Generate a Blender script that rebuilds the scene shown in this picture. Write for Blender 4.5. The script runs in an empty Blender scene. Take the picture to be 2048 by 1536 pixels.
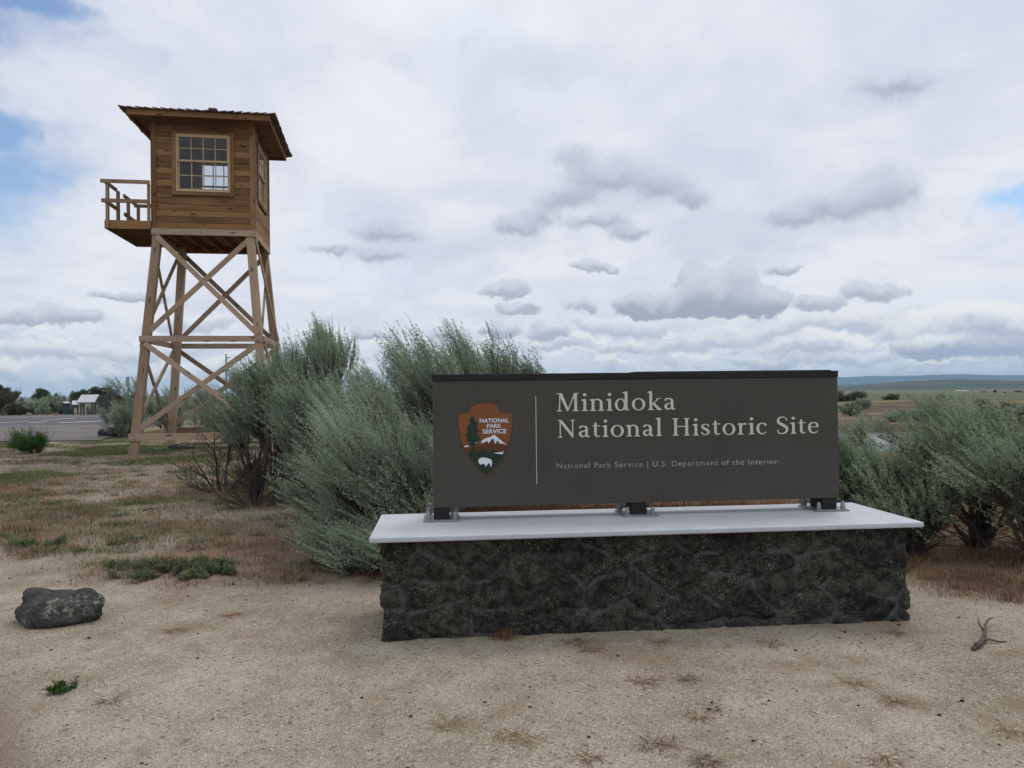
import bpy, bmesh, math, random
import numpy as np
from mathutils import Vector, Matrix
random.seed(7); RNG = np.random.default_rng(11)
scene = bpy.context.scene
COL = scene.collection
rad = math.radians

# ------------------------------------------------------------------ camera
CF, CPITCH, CROLL, CH = 1503.97, 0.0087, 0.0115, 1.6
cp, sp = math.cos(CPITCH), math.sin(CPITCH)
FW = np.array([0, cp, sp]); _up = np.array([0, -sp, cp]); _rt = np.array([1.0, 0, 0])
CR = math.cos(CROLL) * _rt - math.sin(CROLL) * _up
CU = math.cos(CROLL) * _up + math.sin(CROLL) * _rt
cam = bpy.data.cameras.new('camera'); camo = bpy.data.objects.new('camera', cam); COL.objects.link(camo)
cam.sensor_width = 36; cam.sensor_fit = 'HORIZONTAL'; cam.lens = 36 * CF / 2048
cam.clip_start = 0.05; cam.clip_end = 60000
M = Matrix.Identity(4)
for i in range(3):
    M[i][0], M[i][1], M[i][2] = CR[i], CU[i], -FW[i]
M[2][3] = CH
camo.matrix_world = M
scene.camera = camo

def ray(px, py):
    return FW + CR * (px - 1024) / CF - CU * (py - 768) / CF
def AT(px, py, D):
    """point seen at photo pixel px,py at depth D"""
    return np.array([0, 0, CH]) + ray(px, py) * D

# ------------------------------------------------------------------ render settings
vs = scene.view_settings
scene.display_settings.display_device = 'sRGB'
vs.view_transform = 'Standard'; vs.look = 'None'; vs.exposure = 0.0; vs.gamma = 1.0; vs.use_curve_mapping = False
scene.render.engine = 'CYCLES'
scene.cycles.max_bounces = 6; scene.cycles.diffuse_bounces = 3; scene.cycles.transparent_max_bounces = 12
scene.cycles.volume_bounces = 0
scene.cycles.use_denoising = True; scene.cycles.denoiser = 'OPENIMAGEDENOISE'
scene.cycles.denoising_input_passes = 'RGB_ALBEDO_NORMAL'; scene.cycles.denoising_prefilter = 'ACCURATE'

# ------------------------------------------------------------------ sun
SUN_EL, SUN_AZ = rad(62), rad(35)          # azimuth from +Y towards +X
sun = bpy.data.lights.new('sun', 'SUN'); suno = bpy.data.objects.new('sun', sun); COL.objects.link(suno)
sun.energy = 0.9; sun.angle = rad(22); sun.color = (1.0, 0.95, 0.87)
sdir = Vector((math.sin(SUN_AZ) * math.cos(SUN_EL), math.cos(SUN_AZ) * math.cos(SUN_EL), math.sin(SUN_EL)))
suno.rotation_euler = (-sdir).to_track_quat('-Z', 'Y').to_euler()
suno.location = (0, 0, 50)

# ------------------------------------------------------------------ node helpers
class NT:
    def __init__(self, tree):
        self.t = tree; self.n = tree.nodes; self.l = tree.links
    def new(self, kind, **kw):
        nd = self.n.new(kind)
        for k, v in kw.items(): setattr(nd, k, v)
        return nd
    def put(self, sock, v):
        if hasattr(v, 'is_linked') or isinstance(v, bpy.types.NodeSocket): self.l.new(v, sock)
        elif v is not None:
            if isinstance(v, (tuple, list)) and sock.type == 'RGBA' and len(v) == 3: v = (*v, 1)
            sock.default_value = v
    def m(self, op, a, b=None, c=None, clamp=False):
        nd = self.new('ShaderNodeMath', operation=op, use_clamp=clamp)
        for i, v in enumerate((a, b, c)):
            if v is not None: self.put(nd.inputs[i], v)
        return nd.outputs[0]
    def vm(self, op, a, b=None, s=None):
        if op == 'MULTIPLY_ADD_':           # (a - b) * s
            nd = self.new('ShaderNodeVectorMath', operation='MULTIPLY_ADD'); self.put(nd.inputs[0], a)
            nd.inputs[1].default_value = s; nd.inputs[2].default_value = tuple(-p * q for p, q in zip(b, s)); return nd.outputs[0]
        nd = self.new('ShaderNodeVectorMath', operation=op)
        self.put(nd.inputs[0], a)
        if b is not None: self.put(nd.inputs[1], b)
        if s is not None: self.put(nd.inputs['Scale'], s)
        return nd.outputs['Value' if op in ('LENGTH', 'DOT_PRODUCT', 'DISTANCE') else 'Vector']
    def xyz(self, x, y, z):
        nd = self.new('ShaderNodeCombineXYZ')
        for i, v in enumerate((x, y, z)): self.put(nd.inputs[i], v)
        return nd.outputs[0]
    def sep(self, v):
        nd = self.new('ShaderNodeSeparateXYZ'); self.put(nd.inputs[0], v); return nd.outputs
    def noise(self, v, scale, detail=4, rough=0.55, dist=0.0, color=False):
        nd = self.new('ShaderNodeTexNoise'); self.put(nd.inputs['Vector'], v)
        nd.inputs['Scale'].default_value = scale; nd.inputs['Detail'].default_value = detail
        nd.inputs['Roughness'].default_value = rough; nd.inputs['Distortion'].default_value = dist
        return nd.outputs['Color' if color else 0]
    def voro(self, v, scale, feature='F1', out='Distance', rnd=1.0):
        nd = self.new('ShaderNodeTexVoronoi', feature=feature); self.put(nd.inputs['Vector'], v)
        nd.inputs['Scale'].default_value = scale; nd.inputs['Randomness'].default_value = rnd
        return nd.outputs[out]
    def ss(self, v, a, b, lo=0.0, hi=1.0):
        nd = self.new('ShaderNodeMapRange', interpolation_type='SMOOTHSTEP'); self.put(nd.inputs[0], v)
        for i, q in zip((1, 2, 3, 4), (a, b, lo, hi)): nd.inputs[i].default_value = q
        return nd.outputs[0]
    def lin(self, v, a, b, lo=0.0, hi=1.0):
        nd = self.new('ShaderNodeMapRange'); self.put(nd.inputs[0], v)
        for i, q in zip((1, 2, 3, 4), (a, b, lo, hi)): nd.inputs[i].default_value = q
        return nd.outputs[0]
    def mix(self, f, a, b, blend='MIX'):
        nd = self.new('ShaderNodeMix', data_type='RGBA', blend_type=blend)
        self.put(nd.inputs[0], f); self.put(nd.inputs[6], a); self.put(nd.inputs[7], b)
        return nd.outputs[2]
    def attr(self, name, out='Fac'):
        nd = self.new('ShaderNodeAttribute', attribute_name=name); return nd.outputs[out]
    def geo(self, out='Position'):
        return self.new('ShaderNodeNewGeometry').outputs[out]
    def bump(self, h, strength=0.3, dist=0.01):
        nd = self.new('ShaderNodeBump'); self.put(nd.inputs['Height'], h)
        nd.inputs['Strength'].default_value = strength; nd.inputs['Distance'].default_value = dist
        return nd.outputs[0]

def material(name):
    m = bpy.data.materials.new(name); m.use_nodes = True
    m.node_tree.nodes.clear(); t = NT(m.node_tree)
    out = t.new('ShaderNodeOutputMaterial')
    return m, t, out
def principled(t, out, col, rough=0.8, normal=None, spec=0.3, metal=0.0):
    b = t.new('ShaderNodeBsdfPrincipled')
    t.put(b.inputs['Base Color'], col); t.put(b.inputs['Roughness'], rough)
    b.inputs['Specular IOR Level'].default_value = spec; b.inputs['Metallic'].default_value = metal
    if normal is not None: t.put(b.inputs['Normal'], normal)
    t.l.new(b.outputs[0], out.inputs[0]); return b

# ------------------------------------------------------------------ world sky with clouds (by direction)
def pix_dir(px, py):
    d = ray(px, py); d = d / np.linalg.norm(d)
    return math.atan2(d[0], d[1]), math.asin(d[2])
def build_world():
    w = bpy.data.worlds.new('World'); scene.world = w; w.use_nodes = True
    w.cycles.sampling_method = 'MANUAL'; w.cycles.sample_map_resolution = 512
    w.node_tree.nodes.clear(); t = NT(w.node_tree)
    out = t.new('ShaderNodeOutputWorld')
    D = t.new('ShaderNodeTexCoord').outputs['Generated']
    x, y, z = t.sep(D)
    sky = t.new('ShaderNodeTexSky'); sky.sky_type = 'NISHITA'; sky.sun_disc = False
    sky.sun_elevation = SUN_EL; sky.sun_rotation = SUN_AZ; sky.altitude = 1200; sky.dust_density = 0.4; sky.air_density = 1.2; sky.ozone_density = 3.0
    b1 = t.new('ShaderNodeBackground'); t.l.new(sky.outputs[0], b1.inputs[0]); b1.inputs[1].default_value = 0.13
    az = t.m('ARCTAN2', x, y); el = t.m('ARCSINE', z)
    zc = t.m('MAXIMUM', z, 0.0)
    den = t.m('ADD', zc, 0.22)
    P = t.xyz(t.m('DIVIDE', x, den), t.m('DIVIDE', y, den), 0.0)
    AE = t.xyz(az, el, 0.0)
    # warp for ragged edges
    wn = t.noise(D, 9, 4, 0.62, color=True)
    wv = t.vm('SUBTRACT', wn, (0.5, 0.5, 0.5))
    AEw = t.vm('ADD', AE, t.vm('MULTIPLY', wv, (0.085, 0.050, 0.0)))
    wn2 = t.noise(D, 50, 4, 0.6, color=True)
    AEw = t.vm('ADD', AEw, t.vm('MULTIPLY', t.vm('SUBTRACT', wn2, (0.5, 0.5, 0.5)), (0.030, 0.020, 0.0)))
    # ---- high white veil, soft streaks
    n1 = t.noise(P, 1.15, 5, 0.5, 0.5); n2 = t.noise(P, 3.2, 5, 0.55, 0.4)
    veil = t.m('ADD', t.m('MULTIPLY', n1, 0.65), t.m('MULTIPLY', n2, 0.35))
    vcol = t.mix(t.ss(veil, 0.36, 0.60), (0.665, 0.705, 0.825), (0.845, 0.870, 0.930))
    n4 = t.noise(P, .8, 4, .5, .8)
    vcol = t.mix(t.m('MULTIPLY', t.ss(n4, .52, .68), .55), vcol, (0.70, 0.80, 0.94))
    # brighter towards the hidden sun above
    vcol = t.mix(t.ss(el, 0.30, 1.3), vcol, t.mix(1.0, vcol, (1.28, 1.27, 1.22), 'MULTIPLY'))
    # ---- low band of small cumulus near the horizon
    LP = t.vm('MULTIPLY', AEw, (17.0, 44.0, 0.0))
    lowA = t.noise(LP, 1.0, 6, 0.58, 0.2)
    lowB = t.noise(t.vm('ADD', LP, (0.0, 0.55, 0.0)), 1.0, 6, 0.58, 0.2)
    lowd = t.ss(lowA, 0.45, 0.54)
    lsh = t.ss(t.m('SUBTRACT', lowA, lowB), -0.10, 0.13)
    lcol = t.mix(lsh, (0.57, 0.635, 0.755), (0.94, 0.945, 0.955))
    lowm = t.m('MULTIPLY', lowd, t.m('MULTIPLY', t.ss(el, 0.105, 0.055), t.ss(el, -0.01, 0.02)))
    hcol = t.mix(t.ss(el, 0.0, 0.10), (0.74, 0.825, 0.93), vcol)
    vcol = t.mix(lowm, hcol, t.mix(0.9, hcol, lcol))
    # ---- individual clouds : (px, py, rx, ry)
    nz = t.noise(D, 24, 5, 0.6)
    def layer(blobs, basecol, topcol, gain, edge, opacity):
        nonlocal shader
        acc = None
        for (px, py, rx, ry) in blobs:
            a, e = pix_dir(px, py)
            q = t.vm('MULTIPLY_ADD_', AEw, (a, e, 0.0), (CF / rx * .92, CF / ry * .92, 0.0))
            d = t.m('MAXIMUM', t.m('SUBTRACT', 1.25, t.vm('LENGTH', q)), 0.0)
            c = t.xyz(d, t.m('MULTIPLY', t.sep(q)[1], d), t.m('POWER', d, 4.0))
            acc = c if acc is None else t.vm('ADD', acc, c)
        W, S, Dp = t.sep(acc); Dm = t.m('POWER', Dp, 0.25)
        pos = t.m('DIVIDE', S, t.m('ADD', W, 0.001))
        dens = t.ss(t.m('ADD', Dm, t.m('MULTIPLY', t.m('SUBTRACT', nz, 0.5), gain)), edge[0], edge[1])
        pos = t.m('ADD', pos, t.m('MULTIPLY', t.m('SUBTRACT', nz, 0.5), 1.1))
        col = t.mix(t.ss(pos, -0.55, 0.55), basecol, topcol)
        bg = t.new('ShaderNodeBackground'); t.l.new(col, bg.inputs[0])
        ms = t.new('ShaderNodeMixShader'); t.l.new(t.m('MULTIPLY', dens, opacity), ms.inputs[0]); t.l.new(shader, ms.inputs[1]); t.l.new(bg.outputs[0], ms.inputs[2])
        shader = ms.outputs[0]
    b0 = t.new('ShaderNodeBackground'); t.l.new(vcol, b0.inputs[0]); shader = b0.outputs[0]
    layer([(1265, 655, 85, 26), (1700, 638, 120, 20), (1350, 690, 70, 18), (1450, 668, 80, 24), (1600, 690, 90, 18),
           (1240, 700, 60, 14), (1180, 650, 40, 18), (1560, 655, 70, 16), (300, 700, 120, 16), (80, 700, 110, 18),
           (1100, 690, 60, 12), (1530, 720, 80, 12), (1700, 712, 90, 12), (640, 720, 80, 10), (380, 650, 90, 18)],
          (0.40, 0.46, 0.58), (0.88, 0.89, 0.91), .8, (0.15, 0.60), 0.6)
    layer([(1940, 655, 140, 46), (2040, 640, 60, 40), (1990, 690, 150, 22), (1850, 690, 60, 20)],
          (0.36, 0.43, 0.58), (0.92, 0.93, 0.945), .7, (0.15, 0.45), 0.92)
    layer([(1290, 608, 58, 28), (1385, 562, 38, 44), (1475, 556, 40, 42), (1410, 604, 100, 30), (1525, 602, 56, 30), (1440, 585, 85, 38)],
          (0.36, 0.41, 0.505), (0.66, 0.70, 0.785), .6, (0.22, 0.42), 0.95)
    layer([(1632, 609, 38, 17), (1742, 584, 54, 18), (1165, 616, 34, 11), (1210, 526, 42, 11), (1580, 540, 34, 9),
           (985, 661, 52, 16), (1092, 668, 50, 17), (885, 660, 40, 14), (738, 668, 46, 12), (1075, 655, 18, 14),
           (1840, 690, 40, 12), (140, 632, 66, 16), (40, 640, 40, 12), (260, 590, 52, 10), (1020, 588, 60, 14), (1040, 620, 46, 12)],
          (0.40, 0.45, 0.545), (0.66, 0.70, 0.79), .9, (0.12, 0.55), 0.85)
    layer([(1210, 375, 260, 95), (1690, 395, 210, 85), (780, 492, 150, 60), (1000, 480, 160, 50), (1450, 470, 200, 50), (1050, 130, 240, 60), (1780, 178, 110, 40)],
          (0.60, 0.64, 0.755), (0.66, 0.70, 0.81), 1.2, (0.15, 1.15), 0.65)
    layer([(1185, 350, 70, 36), (1250, 345, 80, 30), (1130, 392, 62, 30), (1080, 425, 60, 24), (1035, 452, 60, 20), (1330, 372, 70, 28), (1380, 395, 40, 18), (1200, 440, 60, 18), (1265, 458, 44, 14), (1160, 310, 46, 24),
           (1650, 415, 70, 28), (1590, 432, 56, 20), (1765, 368, 62, 38), (1712, 392, 56, 28), (780, 466, 84, 22), (775, 519, 62, 14), (660, 508, 60, 12), (1785, 176, 60, 20)],
          (0.385, 0.43, 0.535), (0.60, 0.64, 0.75), 1.5, (0.05, 0.95), 0.82)
    # ---- holes where blue shows through
    Dh = None
    for (px, py, rx, ry) in [(20, 262, 60, 40), (10, 340, 120, 60), (-160, 330, 200, 150), (40, 5, 130, 30), (2060, 385, 75, 26), (-300, -60, 330, 90), (2300, 360, 200, 60)]:
        a, e = pix_dir(px, py)
        q = t.vm('MULTIPLY', t.vm('SUBTRACT', AEw, (a, e, 0.0)), (CF / rx * .8, CF / ry * .8, 0.0))
        d = t.m('MAXIMUM', t.m('SUBTRACT', 1.3, t.vm('LENGTH', q)), 0.0)
        Dh = d if Dh is None else t.m('MAXIMUM', Dh, d)
    hz = t.noise(t.vm('MULTIPLY', AE, (10.0, 22.0, 0.0)), 1.0, 6, 0.6)
    hole = t.m('MULTIPLY', t.ss(t.m('ADD', Dh, t.m('MULTIPLY', t.m('SUBTRACT', hz, 0.5), 1.0)), 0.25, 1.05), 0.95)
    # loose thin gaps elsewhere in the veil
    gap = t.m('MULTIPLY', t.ss(veil, 0.40, 0.30), 0.35)
    hole = t.m('MAXIMUM', hole, gap)
    mx = t.new('ShaderNodeMixShader'); t.l.new(hole, mx.inputs[0]); t.l.new(shader, mx.inputs[1]); t.l.new(b1.outputs[0], mx.inputs[2])
    t.l.new(mx.outputs[0], out.inputs[0])
build_world()

# ------------------------------------------------------------------ numpy noise & terrain
def _h(i, j, s):
    n = (i * 374761393 + j * 668265263 + s * 974634777) & 0xFFFFFFFF
    n = ((n ^ (n >> 13)) * 1274126177) & 0xFFFFFFFF
    return ((n ^ (n >> 16)) & 0xFFFF) / 65535.0
def vn(x, y, s=0):
    x = np.asarray(x, float); y = np.asarray(y, float)
    i = np.floor(x).astype(np.int64); j = np.floor(y).astype(np.int64); fx = x - i; fy = y - j
    fx = fx * fx * (3 - 2 * fx); fy = fy * fy * (3 - 2 * fy)
    a, b, c, d = _h(i, j, s), _h(i + 1, j, s), _h(i, j + 1, s), _h(i + 1, j + 1, s)
    return (a * (1 - fx) + b * fx) * (1 - fy) + (c * (1 - fx) + d * fx) * fy
def fbm(x, y, o=4, s=0):
    r = 0; a = .5
    for k in range(o): r = r + a * vn(x * 2 ** k, y * 2 ** k, s + k); a *= .5
    return r / (1 - .5 ** o)
def ss(a, b, x):
    t = np.clip((np.asarray(x, float) - a) / (b - a), 0, 1); return t * t * (3 - 2 * t)
YBX = [-14, -5.2, -3.7, -2.1, -1.5, -1.0, 2.6, 3.16, 3.56, 5, 9, 14]
YBY = [11, 7.6, 6.5, 5.8, 5.95, 6.2, 6.3, 6.06, 5.3, 4.8, 4.2, 4]
def grassy(x, y):
    n = fbm(x * 1.3, y * 1.3, 4, 5) - .5
    return ss(-.45, .35, y - np.interp(x, YBX, YBY) + n * 1.5)
def canal_y(x): return 28.5 + .06 * (x - 15)
def gz(x, y):
    x = np.asarray(x, float); y = np.asarray(y, float)
    z = .078 * ss(2.5, 4.9, y) + .05 * ss(6, 14, y)
    m = ss(2, 7, x)
    z = z - m * .38 * ss(9, 26, y)
    cy = canal_y(x); k = ss(5, 9, x) * (1 - ss(200, 260, x))
    z = z - k * .95 * ss(-8.2, -6.2, y - cy) * (1 - ss(6.6, 8.6, y - cy))
    z = z + .72 * np.exp(-((x - 31) / 11) ** 2 - ((y - 60) / 9) ** 2) + .35 * np.exp(-((x - 52) / 13) ** 2 - ((y - 70) / 12) ** 2)
    r = np.hypot(x, y)
    z = z - np.clip(r - 85, 0, 1500) * .0071
    near = 1 - ss(20, 40, r)
    z = z + near * (.05 * (fbm(x * .45, y * .45, 3, 21) - .5) * ss(1.0, 3.0, r) + .016 * (fbm(x * 2.2, y * 2.2, 3, 31) - .5)) * (1 - .6 * ss(12, 20, y))
    z = z - .05 * np.exp(-(((x + 2.35) * .8 + (y - 3.35) * .6) / .16) ** 2) * np.exp(-(((x + 2.35) * -.6 + (y - 3.35) * .8) / .9) ** 2)
    # flat pad under the parking lot
    return z
def gz1(x, y): return float(gz(np.array([x]), np.array([y]))[0])
def ground_at(px, py):
    d = ray(px, py); t = (0.1 - CH) / d[2] if d[2] < 0 else 50
    for _ in range(12):
        p = d * t; t = (gz1(p[0], p[1]) - CH) / d[2]
    p = d * t
    return p[0], p[1], gz1(p[0], p[1])

# ------------------------------------------------------------------ object helpers
def tag(o, label=None, cat=None, group=None, kind=None):
    if label: o['label'] = label
    if cat: o['category'] = cat
    if group: o['group'] = group
    if kind: o['kind'] = kind
    return o
def empty(name, loc=(0, 0, 0), rz=0.0):
    o = bpy.data.objects.new(name, None); COL.objects.link(o); o.location = loc; o.rotation_euler = (0, 0, rz)
    o.empty_display_size = .2; return o
def raw_mesh(name, V, F, mat, parent=None, attrs=None, smooth=False):
    """V (n,3), F (m,k) equal-size faces"""
    V = np.asarray(V, np.float32); F = np.asarray(F, np.int32); k = F.shape[1]
    me = bpy.data.meshes.new(name)
    me.vertices.add(len(V)); me.vertices.foreach_set('co', V.ravel())
    me.loops.add(F.size); me.loops.foreach_set('vertex_index', F.ravel())
    me.polygons.add(len(F)); me.polygons.foreach_set('loop_start', np.arange(0, F.size, k, dtype=np.int32))
    me.polygons.foreach_set('loop_total', np.full(len(F), k, np.int32))
    if smooth: me.polygons.foreach_set('use_smooth', np.ones(len(F), bool))
    for an, av in (attrs or {}).items():
        av = np.asarray(av, np.float32)
        a = me.attributes.new(an, 'FLOAT_VECTOR' if av.ndim == 2 else 'FLOAT', 'POINT')
        a.data.foreach_set('vector' if av.ndim == 2 else 'value', av.ravel())
    me.update(calc_edges=True); me.validate()
    me.materials.append(mat)
    o = bpy.data.objects.new(name, me); COL.objects.link(o); o.parent = parent
    return o
class MB:
    """collects shapes, build() links them as one mesh; gc = grain coordinates, tint = per piece random"""
    def __init__(s): s.v = []; s.f = []; s.gc = []; s.t = []
    def add(s, pts, faces, gc=None, tint=None):
        o = len(s.v); s.v += [tuple(p) for p in pts]; s.f += [tuple(i + o for i in f) for f in faces]
        tint = random.random() if tint is None else tint
        s.gc += [tuple(g) for g in (gc if gc is not None else pts)]; s.t += [tint] * len(pts)
    def beam(s, p0, p1, w, th, nrm, tint=None, jig=0.0):
        """box from p0 to p1; w in the face, th along nrm"""
        p0, p1, n = Vector(p0), Vector(p1), Vector(nrm)
        d = (p1 - p0); L = d.length; d.normalize(); n = (n - d * n.dot(d)).normalized(); e = d.cross(n)
        pts = []; gc = []; ro = random.uniform(0, 50); rs = random.uniform(0, 50)
        for a in (0, L):
            for b, c in ((-1, -1), (1, -1), (1, 1), (-1, 1)):
                pts.append(p0 + d * a + e * (b * w / 2) + n * (c * th / 2)); gc.append((a + ro, b * w / 2 + rs, c * th / 2 + rs))
        s.add(pts, [(0, 1, 2, 3), (7, 6, 5, 4), (0, 4, 5, 1), (1, 5, 6, 2), (2, 6, 7, 3), (3, 7, 4, 0)], gc, tint)
    def box(s, x0, x1, y0, y1, z0, z1, grain='x', tint=None):
        pts = [(x, y, z) for z in (z0, z1) for x, y in ((x0, y0), (x1, y0), (x1, y1), (x0, y1))]
        ro = random.uniform(0, 50); rs = random.uniform(0, 50)
        f = {'x': lambda p: (p[0] + ro, p[2] + rs, p[1] + rs), 'y': lambda p: (p[1] + ro, p[2] + rs, p[0] + rs), 'z': lambda p: (p[2] + ro, p[0] + rs, p[1] + rs)}[grain]
        s.add(pts, [(3, 2, 1, 0), (4, 5, 6, 7), (0, 1, 5, 4), (1, 2, 6, 5), (2, 3, 7, 6), (3, 0, 4, 7)], [f(p) for p in pts], tint)
    def tube(s, pts, radii, n=6, cap=True):
        pts = [Vector(p) for p in pts]; o = []; fs = []
        for i, p in enumerate(pts):
            d = (pts[min(i + 1, len(pts) - 1)] - pts[max(i - 1, 0)]).normalized()
            a = d.orthogonal().normalized() if i == 0 else (a - d * a.dot(d)).normalized()
            b = d.cross(a)
            for k in range(n):
                th = 2 * math.pi * k / n; o.append(p + (a * math.cos(th) + b * math.sin(th)) * radii[i])
        for i in range(len(pts) - 1):
            for k in range(n): fs.append((i * n + k, i * n + (k + 1) % n, (i + 1) * n + (k + 1) % n, (i + 1) * n + k))
        if cap: fs.append(tuple(reversed(range(n)))); fs.append(tuple((len(pts) - 1) * n + k for k in range(n)))
        s.add(o, fs)
    def lathe(s, prof, c, n=14):
        """prof (r,z) list about the vertical axis through c"""
        o = []; fs = []
        for r, z in prof:
            for k in range(n): o.append((c[0] + r * math.cos(2 * math.pi * k / n), c[1] + r * math.sin(2 * math.pi * k / n), c[2] + z))
        for i in range(len(prof) - 1):
            for k in range(n): fs.append((i * n + k, i * n + (k + 1) % n, (i + 1) * n + (k + 1) % n, (i + 1) * n + k))
        fs.append(tuple(reversed(range(n)))); fs.append(tuple((len(prof) - 1) * n + k for k in range(n)))
        s.add(o, fs)
    def poly(s, pts2, plane, d0, d1):
        """flat outline extruded from depth d0 (front) to d1; plane(u,v,d)->xyz"""
        n = len(pts2); ar = sum(pts2[i][0] * pts2[(i + 1) % n][1] - pts2[(i + 1) % n][0] * pts2[i][1] for i in range(n))
        if ar < 0: pts2 = pts2[::-1]
        o = [plane(u, v, d0) for u, v in pts2] + [plane(u, v, d1) for u, v in pts2]
        s.add(o, [tuple(range(n))] + [tuple(reversed(range(n, 2 * n)))] + [(i, i + n, (i + 1) % n + n, (i + 1) % n) for i in range(n)])
    def build(s, name, mat, parent=None, bevel=0.0, smooth=False, seg=1):
        me = bpy.data.meshes.new(name); me.from_pydata([tuple(v) for v in s.v], [], s.f)
        a = me.attributes.new('gc', 'FLOAT_VECTOR', 'POINT'); a.data.foreach_set('vector', np.array(s.gc, np.float32).ravel())
        a = me.attributes.new('tint', 'FLOAT', 'POINT'); a.data.foreach_set('value', np.array(s.t, np.float32))
        if any(len(f) > 4 for f in s.f) or bevel:
            bm = bmesh.new(); bm.from_mesh(me)
            if bevel: bmesh.ops.bevel(bm, geom=list(bm.edges), offset=bevel, segments=seg, affect='EDGES', profile=.5)
            big = [f for f in bm.faces if len(f.verts) > 4]
            if big: bmesh.ops.triangulate(bm, faces=big, ngon_method='EAR_CLIP')
            bm.to_mesh(me); bm.free()
        if smooth: me.polygons.foreach_set('use_smooth', np.ones(len(me.polygons), bool))
        me.update(); me.materials.append(mat)
        o = bpy.data.objects.new(name, me); COL.objects.link(o); o.parent = parent
        return o
def copy_tree(o, parent=None):
    c = o.copy(); COL.objects.link(c); c.parent = parent
    for ch in list(o.children):
        if ch.name in bpy.data.objects: copy_tree(ch, c)
    return c

# ------------------------------------------------------------------ materials
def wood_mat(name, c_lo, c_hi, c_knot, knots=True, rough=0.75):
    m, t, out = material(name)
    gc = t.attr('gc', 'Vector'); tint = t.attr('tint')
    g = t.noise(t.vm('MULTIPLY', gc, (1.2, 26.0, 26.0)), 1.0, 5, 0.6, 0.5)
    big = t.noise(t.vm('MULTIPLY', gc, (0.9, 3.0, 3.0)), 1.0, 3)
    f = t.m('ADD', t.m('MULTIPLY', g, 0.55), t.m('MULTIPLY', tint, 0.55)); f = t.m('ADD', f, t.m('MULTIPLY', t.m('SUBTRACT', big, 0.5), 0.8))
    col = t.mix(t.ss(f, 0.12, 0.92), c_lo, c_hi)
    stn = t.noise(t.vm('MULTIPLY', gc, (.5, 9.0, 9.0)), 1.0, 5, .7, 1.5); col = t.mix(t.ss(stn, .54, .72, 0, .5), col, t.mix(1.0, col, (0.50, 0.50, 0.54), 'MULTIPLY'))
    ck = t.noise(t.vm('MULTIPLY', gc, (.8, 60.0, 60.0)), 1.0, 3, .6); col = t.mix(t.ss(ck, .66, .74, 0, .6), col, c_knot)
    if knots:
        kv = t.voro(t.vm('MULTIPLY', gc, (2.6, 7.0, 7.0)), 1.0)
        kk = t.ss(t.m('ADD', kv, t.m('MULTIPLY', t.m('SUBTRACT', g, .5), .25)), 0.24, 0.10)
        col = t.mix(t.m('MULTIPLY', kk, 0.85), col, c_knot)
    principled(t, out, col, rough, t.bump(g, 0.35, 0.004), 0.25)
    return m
def plain_mat(name, col, rough=0.6, metal=0.0, spec=0.3, nscale=60, var=0.12, bump=0.15):
    m, t, out = material(name)
    P = t.new('ShaderNodeTexCoord').outputs['Object']
    n = t.noise(P, nscale, 4); n2 = t.noise(P, nscale * .08, 3)
    f = t.m('ADD', t.m('MULTIPLY', n, .5), t.m('MULTIPLY', n2, .5))
    lo = tuple(c * (1 - var) for c in col); hi = tuple(min(1, c * (1 + var)) for c in col)
    principled(t, out, t.mix(t.ss(f, .3, .7), lo, hi), rough, t.bump(n, bump, 0.002), spec, metal)
    return m
MAT = {}
MAT['board'] = wood_mat('cedar_boards', (0.125, 0.063, 0.025), (0.305, 0.170, 0.070), (0.04, 0.018, 0.009))
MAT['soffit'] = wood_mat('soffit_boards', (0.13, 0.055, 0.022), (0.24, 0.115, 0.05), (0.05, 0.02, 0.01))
MAT['fascia'] = wood_mat('fascia_boards', (0.135, 0.068, 0.030), (0.285, 0.158, 0.074), (0.06, 0.025, 0.012))
MAT['timber'] = wood_mat('fir_timber', (0.235, 0.158, 0.100), (0.43, 0.315, 0.22), (0.085, 0.048, 0.03), rough=.8)
MAT['rail'] = wood_mat('rail_lumber', (0.21, 0.13, 0.075), (0.37, 0.245, 0.15), (0.09, 0.05, 0.03), rough=.8)
MAT['sash'] = wood_mat('sash_wood', (0.42, 0.30, 0.17), (0.56, 0.42, 0.26), (0.3, 0.2, 0.1), knots=False)
MAT['shingle'] = wood_mat('cedar_shingles', (0.085, 0.058, 0.055), (0.19, 0.125, 0.105), (0.05, 0.03, 0.03), knots=False, rough=.85)
MAT['steel'] = plain_mat('galvanised_steel', (0.27, 0.275, 0.28), 0.5, 0.7, .5, 90, .15)
MAT['dark_metal'] = plain_mat('black_brown_metal', (0.012, 0.0115, 0.012), 0.5, 0.0, .3, 200, .1)
MAT['letters'] = plain_mat('warm_white_letters', (0.60, 0.57, 0.51), 0.55, 0, .3, 120, .06)
MAT['faded'] = plain_mat('faded_lettering', (0.36, 0.345, 0.31), 0.6, 0, .3, 70, .35)
MAT['emb_brown'] = plain_mat('emblem_brown', (0.20, 0.072, 0.024), .5, 0, .3, 120, .06)
MAT['emb_edge'] = plain_mat('emblem_edge_brown', (0.10, 0.040, 0.020), .5, 0, .3, 120, .06)
MAT['emb_hill'] = plain_mat('emblem_hill_brown', (0.105, 0.036, 0.016), .5, 0, .3, 120, .06)
MAT['emb_green'] = plain_mat('emblem_green', (0.014, 0.034, 0.021), .5, 0, .3, 120, .06)
MAT['emb_white'] = plain_mat('emblem_white', (0.70, 0.73, 0.80), .5, 0, .3, 120, .04)
MAT['white'] = plain_mat('white_metal_sheet', (0.50, 0.515, 0.52), .5, 0, .4, 20, .05)
MAT['greenblue'] = plain_mat('dark_green_metal', (0.04, 0.07, 0.07), .5, 0, .4, 20, .1)
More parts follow.
